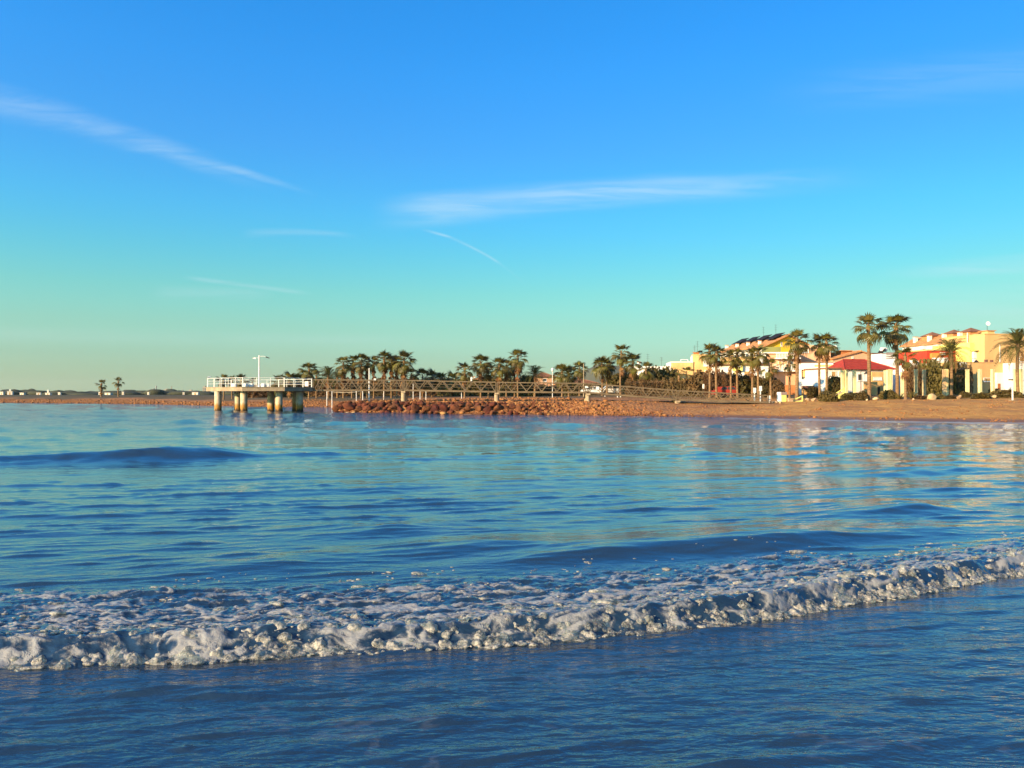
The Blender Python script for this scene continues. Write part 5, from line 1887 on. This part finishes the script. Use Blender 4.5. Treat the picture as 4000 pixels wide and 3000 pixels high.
    h.box('upper_band', 'cream_wall', h.X(3182), w + .1, -.26, -.202, zt + .4, t - .3)
    h.box('cornice', 'dark_wall', -.2, w + .15, -.3, 7, t, t + .1)
    h.box('terrace', 'shutter', h.X(3130), h.X(3200), -2.2, -.2, 0, h.Z(1510))
    h.box('porch_roof', 'dark_wall', h.X(3132), h.X(3176), -3.5, -2.25, h.Z(1518), h.Z(1508))
    for a in (3134, 3155, 3174):
        h.box('porch_post', 'shutter', h.X(a), h.X(a) + .12, -3.4, -3.28, 0, h.Z(1518))

    # 6 pink gable
    h = House('gabled_house', 3254, 122, 'pink gabled house with pale eaves behind the red roof')
    w = h.X(3452)
    ze, zr, xr = h.Z(1403), h.Z(1373), h.X(3362)
    h.box('wall', 'pink_wall', 0, w, 0, 9, 0, ze)
    h.gable(0, w, 0, 9, ze, zr, xr, 'roof_tile', 'pink_wall', over=.3)
    h.box('string_course', 'white_wall', -.05, h.X(3320), -.14, -.002, h.Z(1420), h.Z(1415))
    h.window('front', h.X(3328), h.X(3334), h.Z(1398), h.Z(1392), 'dark_metal')
    h.chimney(h.X(3338), 3, h.Z(1384), 1.6, .7, 'brick_wall')
    tank = MB().box(h.X(3280), h.X(3304), 3, 5, h.Z(1395), h.Z(1372)).obj('roof_hut', 'brick_wall', h.e)
    MB().add([(h.X(3278), 2.5, h.Z(1371)), (h.X(3300), 2.5, h.Z(1347)), (h.X(3300), 4.2, h.Z(1347)), (h.X(3278), 4.2, h.Z(1371)),
              (h.X(3279), 2.5, h.Z(1368)), (h.X(3301), 2.5, h.Z(1344)), (h.X(3301), 4.2, h.Z(1344)), (h.X(3279), 4.2, h.Z(1368))],
             [(0, 1, 2, 3), (7, 6, 5, 4), (4, 5, 1, 0), (5, 6, 2, 1), (6, 7, 3, 2), (7, 4, 0, 3)]).obj('solar_panel', 'solar', tank)
    MB().tube([(h.X(3282), 2.4, h.Z(1351)), (h.X(3301), 2.4, h.Z(1351))], .28, 10).obj('water_tank', 'white_paint', tank)
    h.antenna(h.X(3318), 3, h.Z(1382), 2.0)
    h.antenna(h.X(3338), 4, h.Z(1378), 1.2, 2)

    # 7 house with the red hipped roof
    h = House('red_roofed_house', 3304, 106, 'low white house with a bright red hipped roof behind pergola posts')
    w = h.X(3488)
    ze, zr = h.Z(1443), h.Z(1404, 3, 3)
    h.box('wall', 'white_wall', 0, w, 0, 7, 0, ze)
    h.hip(0, w, 0, 7, ze + .002, zr, 'roof_red', over=.5, inset=1.9)
    h.box('wing', 'white_wall', h.X(3240), -.05, .5, 6, 0, h.Z(1441))
    h.box('wing_roof', 'roof_brown', h.X(3236), -.1, .2, 6.2, h.Z(1441), h.Z(1436))
    for a, b in ((3255, 3274), (3285, 3292)):
        h.window('front', h.X(a), h.X(b), h.Z(1472), h.Z(1450), 'shutter', at=.5)
    h.window('front', h.X(3350), h.X(3368), h.Z(1487), h.Z(1460), 'glass')
    h.window('front', h.X(3373), h.X(3386), h.Z(1487), h.Z(1460), 'white_wall')
    h.box('shop_front', 'cream_wall', h.X(3402), h.X(3446), -.25, -.002, 0, h.Z(1452))
    h.window('front', h.X(3406), h.X(3440), h.Z(1484), h.Z(1472), 'white_wall', at=-.25)
    h.box('doorway', 'dark_metal', h.X(3410), h.X(3432), -.31, -.252, 0.1, h.Z(1512))
    h.box('terrace_wall', 'cream_wall', h.X(3345), h.X(3395), -1.8, -1.6, 0, h.Z(1492))

    # 8 brick house
    h = House('brick_house', 3412, 130, 'orange brick house with flat dark eaves behind the tall pale palm')
    w, t = h.X(3545), h.Z(1384)
    h.box('wall', 'brick_wall', 0, w, 0, 8, 0, t)
    h.box('eaves', 'dark_wall', -.6, w + .3, -.7, 8.2, t, t + .2)
    h.window('front', h.X(3425), h.X(3436), h.Z(1394), h.Z(1386), 'glass')
    MB().tube([(h.X(3473), 2, h.Z(1362)), (h.X(3492), 2, h.Z(1362))], .38, 12).obj('water_tank', 'white_paint', h.e)
    MB().add([(h.X(3464), 1.2, t + .2), (h.X(3480), 1.2, h.Z(1358)), (h.X(3480), 2.6, h.Z(1358)), (h.X(3464), 2.6, t + .2), (h.X(3466), 1.2, t + .2), (h.X(3482), 1.2, h.Z(1358)), (h.X(3482), 2.6, h.Z(1358)), (h.X(3466), 2.6, t + .2)],
             [(0, 1, 2, 3), (7, 6, 5, 4), (4, 5, 1, 0), (5, 6, 2, 1), (6, 7, 3, 2), (7, 4, 0, 3)]).obj('solar_panel', 'solar', h.e)
    h.antenna(h.X(3436), 2, t + .2, 2.6)

    # 9 right-hand terrace
    h = House('terraced_house', 3768, 136, 'white terrace with orange tiled roof and small pyramid roofs at right')
    w, l = h.X(3860), h.Y(3528)
    ze, zr, xr = h.Z(1330), h.Z(1299), h.X(3822)
    h.box('wall', 'orange_wall', 0, w, 0, l, 0, ze)
    h.box('side_wall', 'white_wall', -.10, -.002, .05, l, 0, ze - .12)
    h.gable(0, w, 0, l, ze, zr, xr, 'roof_tile', 'orange_wall', over=.5)
    sl = (zr - ze) / xr
    for k in range(4):
        y0 = l * (.04 + .24 * k)
        h.chimney(xr * .35, y0 + 1.5, ze + sl * xr * .35, .6, 1.1)
        h.window('left', y0 + .8, y0 + 1.9, ze - 2.4, ze - 1.0, at=-.1)
        h.window('left', y0 + 2.5, y0 + 3.3, ze - 2.4, ze - 1.0, 'shutter', at=-.1)
        h.window('left', y0 + .8, y0 + 2.2, ze - 5.4, ze - 3.7, at=-.1)
        h.box('balcony', 'white_wall', -1.2, -.12, y0 + .3, y0 + l * .18, ze - 3.4, ze - 2.6)
        h.box('dormer', 'white_wall', -.8, -.12, y0 + 1.0, y0 + 2.2, ze - 1.0, ze - .4)
    for px, py in ((3624, 1303), (3710, 1297), (3800, 1287)):
        yy = max(1.5, min(l - 1.5, h.Y(px) + 2))
        xx = xr * .95
        z = zr + .05
        q = MB().box(xx - 1.3, xx + 1.3, yy - 1.3, yy + 1.3, z - .8, z + .15).obj('roof_turret', 'roof_tile', h.e)
        MB().add([(xx - 1.6, yy - 1.6, z + .152), (xx + 1.6, yy - 1.6, z + .152), (xx + 1.6, yy + 1.6, z + .152), (xx - 1.6, yy + 1.6, z + .152), (xx, yy, z + 1.0)],
                 [(0, 1, 4), (1, 2, 4), (2, 3, 4), (3, 0, 4), (3, 2, 1, 0)]).obj('turret_roof', 'roof_brown', q)
    h.antenna(xr * .5, 3, ze + sl * xr * .5, 1.6)

    # 10 red building
    h = House('red_building', 3622, 119, 'low dark red building in front of the right-hand terrace')
    w, t = h.X(3792), h.Z(1370)
    h.box('wall', 'red_wall', 0, w, 0, 7, 0, t)
    h.box('parapet', 'cream_wall', -.1, w + .1, -.1, 7.1, t, t + .2)
    h.box('oriel', 'orange_wall', h.X(3633), h.X(3666), -.5, -.002, h.Z(1400), h.Z(1379))
    h.window('front', h.X(3672), h.X(3692), h.Z(1384), h.Z(1376), 'shutter')
    h.box('white_annexe', 'white_wall', h.X(3632), h.X(3668), -2.0, -.52, 0, h.Z(1399))
    h.window('front', h.X(3648), h.X(3662), h.Z(1410), h.Z(1404), at=-2.0)
    h.antenna(h.X(3725), 3, t + .2, 1.5)

    # white terrace wall in front, with little chimneys
    h = House('terrace_wall_house', 3545, 110, 'low white flat house with small roof posts behind the big hedge')
    w, t = h.X(3735), h.Z(1426)
    h.box('wall', 'white_wall', 0, w, 0, 6, 0, t)
    h.box('parapet', 'white_wall', -.05, w + .05, -.08, .1, t, t + .25)
    for a, hh in ((3568, .6), (3598, .8), (3620, .7), (3684, .9), (3700, .6)):
        h.chimney(h.X(a), 2, t, .35, hh)
    h.box('louvre_house', 'white_wall', h.X(3560), h.X(3618), 6.5, 9, 0, h.Z(1372))
    for k in range(4):
        h.box('louvre', 'grey_wall', h.X(3578), h.X(3614), 6.42, 6.498, h.Z(1392) + k * .28, h.Z(1392) + k * .28 + .1)

    # 11 lemon block
    h = House('lemon_house', 3790, 117, 'lemon yellow house block with white garage front')
    w, t = h.X(3852), h.Z(1338)
    h.box('wall', 'lemon_wall', 0, w, 0, 8, 0, t)
    h.box('tower', 'lemon_wall', h.X(3829), w, .3, 7, t, h.Z(1306))
    h.box('white_front', 'white_wall', h.X(3798), h.X(3838), -.4, -.002, 0, h.Z(1374))
    h.box('awning', 'olive_wall', h.X(3796), h.X(3840), -.9, -.02, h.Z(1373), h.Z(1370))
    h.box('water_pipe', 'white_paint', h.X(3801) - .05, h.X(3801) + .05, 1, 1.1, t, t + 1.6)

    # 12 beige block
    h = House('beige_house', 3852, 115, 'large plain beige house wall at the right edge')
    w, t = h.X(4150), h.Z(1305)
    h.box('wall', 'beige_wall', 0, w, .2, 9, 0, t)
    h.box('parapet', 'beige_wall', -.05, w, .12, 9.05, t, t + .12)
    h.box('seam', 'white_wall', h.X(3909), h.X(3912), .14, .198, h.Z(1416), h.Z(1345))
    h.window('front', h.X(3986), h.X(4012), h.Z(1412), h.Z(1392), 'shutter', at=.2)
    h.chimney(h.X(3902), 2, t + .12, 1.2, .5, 'beige_wall')
    d = MB().tube([(h.X(3899), 2, t), (h.X(3899), 2, t + 1.9)], .03, 6).obj('aerial_mast', 'dark_metal', h.e)
    MB().tube([(h.X(3899), 1.9, t + 1.75), (h.X(3899) - .05, 1.75, t + 1.78)], [.08, .32], 10).obj('satellite_dish', 'white_paint', d)

    # 13 low beige house in front
    h = House('low_beige_house', 3735, 106, 'low beige house with white door wall behind the right pergola posts')
    w, t = h.X(4150), h.Z(1416)
    h.box('wall', 'beige_wall', 0, w, 0, 5, 0, t)
    h.box('coping', 'beige_wall', -.1, w, -.08, 5.05, t, t + .1)
    h.box('laundry', 'white_paint', h.X(3738), h.X(3772), -.16, -.002, t - .75, t + .05)
    h.box('white_wall', 'white_wall', h.X(3884), h.X(3918), -.5, -.002, 0, h.Z(1455))
    h.box('white_block', 'white_wall', h.X(3918), h.X(3964), -1.6, -.002, 0, h.Z(1418))
    h.window('front', h.X(3942), h.X(3956), h.Z(1484), h.Z(1477), at=-1.6)
    h.box('roof_vent', 'dark_wall', h.X(3876), h.X(3882), 1, 1.4, t, t + .5)
    h.box('roof_vent', 'dark_wall', h.X(3898), h.X(3904), 1, 1.4, t, t + .45)
    h.window('front', h.X(3842), h.X(3872), h.Z(1490), h.Z(1475), 'shutter')
    h.box('door', 'brick_wall', h.X(3886), h.X(3896), -.56, -.502, 0, h.Z(1498))

    # hip-roofed house behind the grove
    h = House('hip_roofed_house', 2088, 178, 'small house with brown hipped roof behind the palm grove', 'houses behind the grove')
    w = h.X(2165)
    ze = h.Z(1472)
    h.box('wall', 'pink_wall', 0, w, 0, 5, 0, ze)
    h.hip(0, w, 0, 5, ze + .002, h.Z(1454), 'roof_brown', over=.5, inset=2.0)
    h.window('front', h.X(2120), h.X(2135), h.Z(1490), h.Z(1478))
    h = House('tiled_house', 2180, 172, 'long low house with reddish tiled roof below the bushy palms', 'houses behind the grove')
    w = h.X(2330)
    ze = h.Z(1497)
    h.box('wall', 'pink_wall', 0, w, 0, 5, 0, ze)
    h.hip(0, w, 0, 5, ze + .002, h.Z(1482), 'roof_brown', over=.5, inset=2.0)
    for a in (2200, 2240, 2300):
        h.window('front', h.X(a), h.X(a + 14), h.Z(1518), h.Z(1504))
    h = House('cream_cottage', 1846, 172, 'small cream cottage seen between palms of the mid cluster', 'houses behind the grove')
    w = h.X(1935)
    h.box('wall', 'cream_wall', 0, w, 0, 4, 0, h.Z(1484))
    h.hip(0, w, 0, 4, h.Z(1484) + .002, h.Z(1474), 'roof_tile', over=.3, inset=1.5)
    h.chimney(.4, 1, h.Z(1482), .5, .6)
    h.window('front', h.X(1870), h.X(1884), h.Z(1506), h.Z(1492))


houses()


# ------------------------------------------------------------------ promenade: pergola posts, lamps, steps and small things
def pergola():
    ps = [(3291, 96, 1448, 'first pair left post'), (3305, 96, 1446, 'first pair right post'), (3337, 96, 1447, 'single post left of the tall pale palm'),
          (3459, 97, 1448, 'left of the three close posts'), (3469, 95, 1446, 'middle of the three close posts'), (3479, 97, 1444, 'right of the three close posts'),
          (3525, 94, 1455, 'post between the tallest palm and the shaggy palm'), (3578, 94, 1444, 'post left of the big hedge'),
          (3610, 96, 1446, 'short post against the big hedge'), (3688, 94, 1444, 'left of the weathered pair before the big hedge'),
          (3698, 94, 1443, 'right of the weathered pair before the big hedge'), (3779, 93, 1444, 'lone post right of the feather palm'),
          (3828, 93, 1443, 'lone post in the middle of the right edge'), (3878, 93, 1444, 'lone post left of the white block'),
          (3968, 93, 1444, 'left post at the right edge feather palm'), (3987, 93, 1443, 'right post at the right edge feather palm')]
    for i, (px, d, top, lab) in enumerate(ps):
        x = gx(px, d)
        z = gh(x, d) - .1
        h = gz(top, d) - z
        e = empty('pergola_post', (x, d, z), random.uniform(-.1, .3), 'pale pergola post, ' + lab, 'post', 'pergola posts')
        MB().box(-.16, .16, -.16, .16, 0, h).obj('shaft', 'green_paint' if i not in (9, 10, 7, 8) else 'pale_rock', e)
        MB().box(-.21, .21, -.21, .21, 0, .14).obj('base', 'concrete', e)
        MB().box(-.18, .18, -.18, .18, h, h + .05).obj('cap', 'green_paint', e)


pergola()


def gooseneck(px, d, top_py, label, arm=.9):
    x = gx(px, d)
    z = gh(x, d) - .05
    h = gz(top_py, d) - z
    e = empty('street_lamp', (x, d, z), 0, label, 'street lamp', 'dark gooseneck lamps')
    MB().tube([(0, 0, 0), (0, 0, .6), (0, 0, h - .25)], [.07, .05, .035], 8).obj('pole', 'dark_metal', e)
    MB().tube([(0, 0, h - .25), (.08, 0, h - .05), (.3, 0, h), (arm * .7, 0, h - .04), (arm * .75, 0, h - .2)], .028, 6).obj('arm', 'dark_metal', e)
    MB().tube([(arm * .75, 0, h - .2), (arm * .75, 0, h - .3), (arm * .75, 0, h - .5)], [.06, .16, .32], 12).obj('lamp_shade', 'dark_metal', e)


gooseneck(3363, 94, 1445, 'dark gooseneck street lamp left of the tall pale palm')
gooseneck(3794, 98, 1400, 'tall dark gooseneck street lamp before the lemon house')
gooseneck(3781, 97, 1428, 'shorter dark gooseneck street lamp beside the lone pergola post', -.9)


def mast(px, d, top_py, r, label, head=False, material='white_paint'):
    x = gx(px, d)
    z = gh(x, d) - .05
    h = gz(top_py, d) - z
    e = empty('mast', (x, d, z), 0, label, 'mast')
    MB().tube([(0, 0, 0), (0, 0, h)], [r, r * .7], 8).obj('pole', material, e)
    MB().box(-r * 2, r * 2, -r * 2, r * 2, 0, .08).obj('base_plate', 'concrete', e)
    if head:
        MB().tube([(0, 0, h - .1), (0, 0, h + .05), (0, 0, h + .35), (0, 0, h + .5)], [.05, .16, .22, .03], 10).obj('lantern', 'white_paint', e)


mast(1442, 96, 1438, .09, 'tall white mast in front of the high row of palms')
mast(2158, 112, 1450, .055, 'slim pale lamp mast with lantern right of the hip-roofed house', True)
mast(2280, 118, 1420, .085, 'slim cream mast among the bushy palms', False, 'concrete')
for px, d, t, lab in ((1499, 125, 1526, 'thin white post right of the white mast under the bridge'), (1614, 124, 1500, 'tall thin white post behind the second bridge span'),
                      (1641, 123, 1527, 'short white post behind the second bridge span'), (1664, 126, 1528, 'short white post left of the third bridge column'),
                      (1803, 124, 1534, 'short white post left of the orange skirted palm trunk'), (2363, 112, 1545, 'white bollard-like post below the dense round palm'),
                      (2412, 108, 1545, 'left of two white posts under the sloping bridge'), (2424, 108, 1545, 'right of two white posts under the sloping bridge')):
    mast(px, d, t, .06, lab)


def goal(px0, px1, d, top_py, lab):
    a, b = gx(px0, d), gx(px1, d)
    za, zb = gh(a, d) - .05, gh(b, d) - .05
    t = gz(top_py, d)
    e = empty('beach_goal', (a, d, za), 0, lab, 'goal', 'beach goals')
    MB().tube([(a, d, za), (a, d, t)], .06, 8).obj('post', 'white_paint', e, world=True)
    MB().tube([(b, d, zb), (b, d, t)], .06, 8).obj('post', 'white_paint', e, world=True)
    MB().tube([(a, d, t), (b, d, t)], .05, 8).obj('crossbar', 'white_paint', e, world=True)
    pts = [(a + (b - a) * k / 8, d + .3, t - .08 - .22 * math.sin(math.pi * k / 8)) for k in range(9)]
    MB().tube(pts, .03, 5).obj('rope', 'rope', e, world=True)


goal(1297, 1417, 124, 1526, 'white beach goal with a sagging rope left of the white mast')
goal(1277, 1392, 130, 1527, 'second white beach goal standing just behind the first')


def shower():
    d = 81.5
    x = gx(3955, d)
    z = gh(x, d) - .05
    h = gz(1486, d) - z
    e = empty('beach_shower', (x, d, z), 0, 'white beach shower pole with dark head at the right edge of the sand', 'shower')
    MB().box(-.055, .055, -.055, .055, 0, h).obj('pole', 'white_paint', e)
    MB().box(-.42, .06, -.06, .06, h, h + .14).obj('head', 'dark_metal', e)
    MB().box(-.5, .5, -.5, .5, 0, .06).obj('tray', 'concrete', e)


shower()


def steps():
    # ochre block with lid, low block, and the ramp with its handrail
    d = 86.0
    x = gx(3062, d)
    z = gh(x, d) - .05
    e = empty('ochre_block', (x, d, z), .15, 'ochre rendered utility block with grey lid on the beach edge', 'utility block')
    h = gz(1531, d) - z
    MB().box(-.28, .30, 0, .8, 0, h * .72).obj('body', 'lemon_wall', e)
    MB().box(-.34, .36, -.06, .86, h * .72, h).obj('lid', 'grey_wall', e)
    MB().box(-.42, -.29, -.02, .8, 0, h * .98).obj('pillar', 'white_wall', e)
    x = gx(3086, d)
    z = gh(x, d) - .05
    e = empty('concrete_block', (x, d - .3, z), .1, 'small pale concrete block right of the ochre utility block', 'block')
    MB().box(-.25, .25, 0, .4, 0, .4).obj('body', 'pale_rock', e)
    MB().box(-.3, .3, -.05, .45, .4, .48).obj('top_slab', 'concrete', e)
    for a, b, dd, t0, t1, lab in ((3098, 3136, 86, 1567, 1546, 'short pale ramp with sloping handrail left of the round bush'),
                                  (3258, 3300, 89, 1545, 1515, 'pale yellow stair ramp rising to the first pergola posts')):
        x0, x1 = gx(a, dd), gx(b, dd)
        z = gh(x0, dd) - .05
        e = empty('stair_ramp', (x0, dd, z), 0, lab, 'stairs', 'beach stairs')
        zb, zt = gz(t0, dd) - z, gz(t1, dd) - z
        L = x1 - x0
        MB().prism_y([(0, 0), (L, 0), (L, zt - .5), (0, max(.05, zb - .2))], 0, .16).obj('cheek_wall', 'lemon_wall', e)
        n = 6
        for k in range(n):
            MB().box(L * k / n, L, .17, 1.6, (zt - .5) * k / n, (zt - .5) * (k + 1) / n).obj('step', 'concrete', e)
        MB().bar((0, .08, zb + .1), (L, .08, zt), .10, .09).obj('handrail', 'lemon_wall', e)
        for q in (.12, .97):
            MB().box(L * q - .05, L * q + .05, .03, .13, (zt - .5) * q, zb + .1 + (zt - zb - .1) * q - .03).obj('rail_post', 'lemon_wall', e)
    # white posts at the end of the bridge
    for px, t, lab in ((2947, 1515, 'grey gate post at the landward end of the bridge, left'), (2970, 1508, 'white signboard post at the landward end of the bridge'),
                       (3003, 1545, 'pale stump post right of the bridge end')):
        d = 84.5
        x = gx(px, d)
        z = gh(x, d) - .05
        e = empty('sign_post', (x, d, z), 0, lab, 'post', 'posts at the bridge end')
        h = gz(t, d) - z
        MB().box(-.05, .05, -.05, .05, 0, h).obj('pole', 'white_paint', e)
        MB().box(-.16, .16, -.08, -.052, h - .55, h).obj('board', 'white_paint', e)
    for px, dd, t, lab in ((2747, 104, 1500, 'narrow white sign below the cream house'),):
        x = gx(px, dd)
        z = gh(x, dd)
        e = empty('sign_post', (x, dd, z), 0, lab, 'sign', 'posts at the bridge end')
        h = gz(t, dd) - z
        MB().box(-.04, .04, -.04, .04, 0, h).obj('pole', 'dark_metal', e)
        MB().box(-.13, .13, -.08, -.042, h - .62, h).obj('board', 'white_paint', e)
    # pale rocks set on the top of the beach
    rk = [rock_mesh('pale_rock', 12, 'pale_rock', 300 + k, .8) for k in range(4)]
    for i, (px, dd, s, lab) in enumerate(((3018, 84, .5, 'pale pointed rock left of the ochre block, leftmost'), (3032, 84, .6, 'pale rock left of the ochre block, middle'),
                                          (3046, 84, .45, 'pale rock left of the ochre block, rightmost'), (3155, 85, .7, 'pale pointed rock right of the ramp'),
                                          (3178, 84.5, .9, 'largest pale pointed rock left of the round bush'), (3420, 85, .8, 'pale rock right of the tall pale palm foot'),
                                          (3388, 84, .5, 'pale rock at the tall pale palm foot'), (3568, 84, .4, 'small round pale rock right of the shaggy palm'),
                                          (3748, 86, 1.1, 'big weathered rock among shrubs right of the feather palm'), (3885, 86, .9, 'big pale rock among shrubs near the right edge'),
                                          (3640, 86, 1.4, 'long flat brown rock below the paired pergola posts'))):
        x = gx(px, dd)
        inst('pale_rock', rk[i % 4], None, (x, dd, gh(x, dd) + s * .2), (random.uniform(-.2, .2), random.uniform(-.2, .2), i * 1.3), s, label=lab, cat='rock', group='pale rocks on the beach edge')


steps()


def car(px, d, material, label, rz=0.0, L=4.1):
    x = gx(px, d)
    z = gh(x, d)
    e = empty('parked_car', (x, d, z), rz, label, 'car', 'cars parked behind the bridge')
    W = 1.7
    prof = [(-L / 2, .35), (-L / 2, .78), (-L * .46, .92), (-L * .36, 1.0), (-L * .22, 1.42), (L * .18, 1.46), (L * .30, 1.02), (L * .47, .88), (L / 2, .72), (L / 2, .35)]
    MB().prism_y([(a, b) for a, b in prof], -W / 2, W / 2).obj('body', material, e)
    for s in (-1, 1):
        y = s * (W / 2 + .004)
        MB().add([(-L * .30, y, 1.02), (-L * .05, y, 1.02), (-L * .05, y, 1.36), (-L * .20, y, 1.36)], [(0, 1, 2, 3)]).obj('side_window', 'glass', e)
        MB().add([(-L * .03, y, 1.02), (L * .27, y, 1.02), (L * .17, y, 1.38), (-L * .03, y, 1.38)], [(0, 1, 2, 3)]).obj('side_window', 'glass', e)
        for q in (-L * .31, L * .31):
            w = MB().tube([(q, s * (W / 2 - .12), .32), (q, s * (W / 2 + .03), .32)], .32, 14).obj('wheel', 'rubber', e)
            MB().tube([(q, s * (W / 2 + .02), .32), (q, s * (W / 2 + .045), .32)], .18, 10).obj('rim', 'bridge_steel', w)
        MB().box(L / 2 - .04, L / 2 + .01, s * .62 - .16, s * .62 + .16, .62, .76).obj('headlight', 'white_paint', e)


car(2318, 126, 'car_white', 'white parked car right of the third bridge column')
car(2392, 124, 'car_white', 'white parked car behind the bridge where it starts sloping', .1)
car(2838, 105, 'car_red', 'red parked car behind the last bridge span near the palms', .1)


# ------------------------------------------------------------------ haze over the plain
def haze():
    m = bpy.data.materials.new('haze')
    m.use_nodes = True
    nt = NT(m.node_tree)
    nt.n.remove(nt.n['Principled BSDF'])
    v = nt.node('ShaderNodeVolumePrincipled')
    v.inputs['Color'].default_value = (.90, .96, .88, 1)
    v.inputs['Density'].default_value = .5 / 2500 * HAZE
    v.inputs['Anisotropy'].default_value = .2
    nt.l.new(v.outputs[0], nt.n['Material Output'].inputs['Volume'])
    MATS['haze'] = m
    b = MB().box(-11500, 11500, -60, 6200, -3, 108)
    b.obj('haze', 'haze', kind='stuff')


HAZE = 0.22
haze()
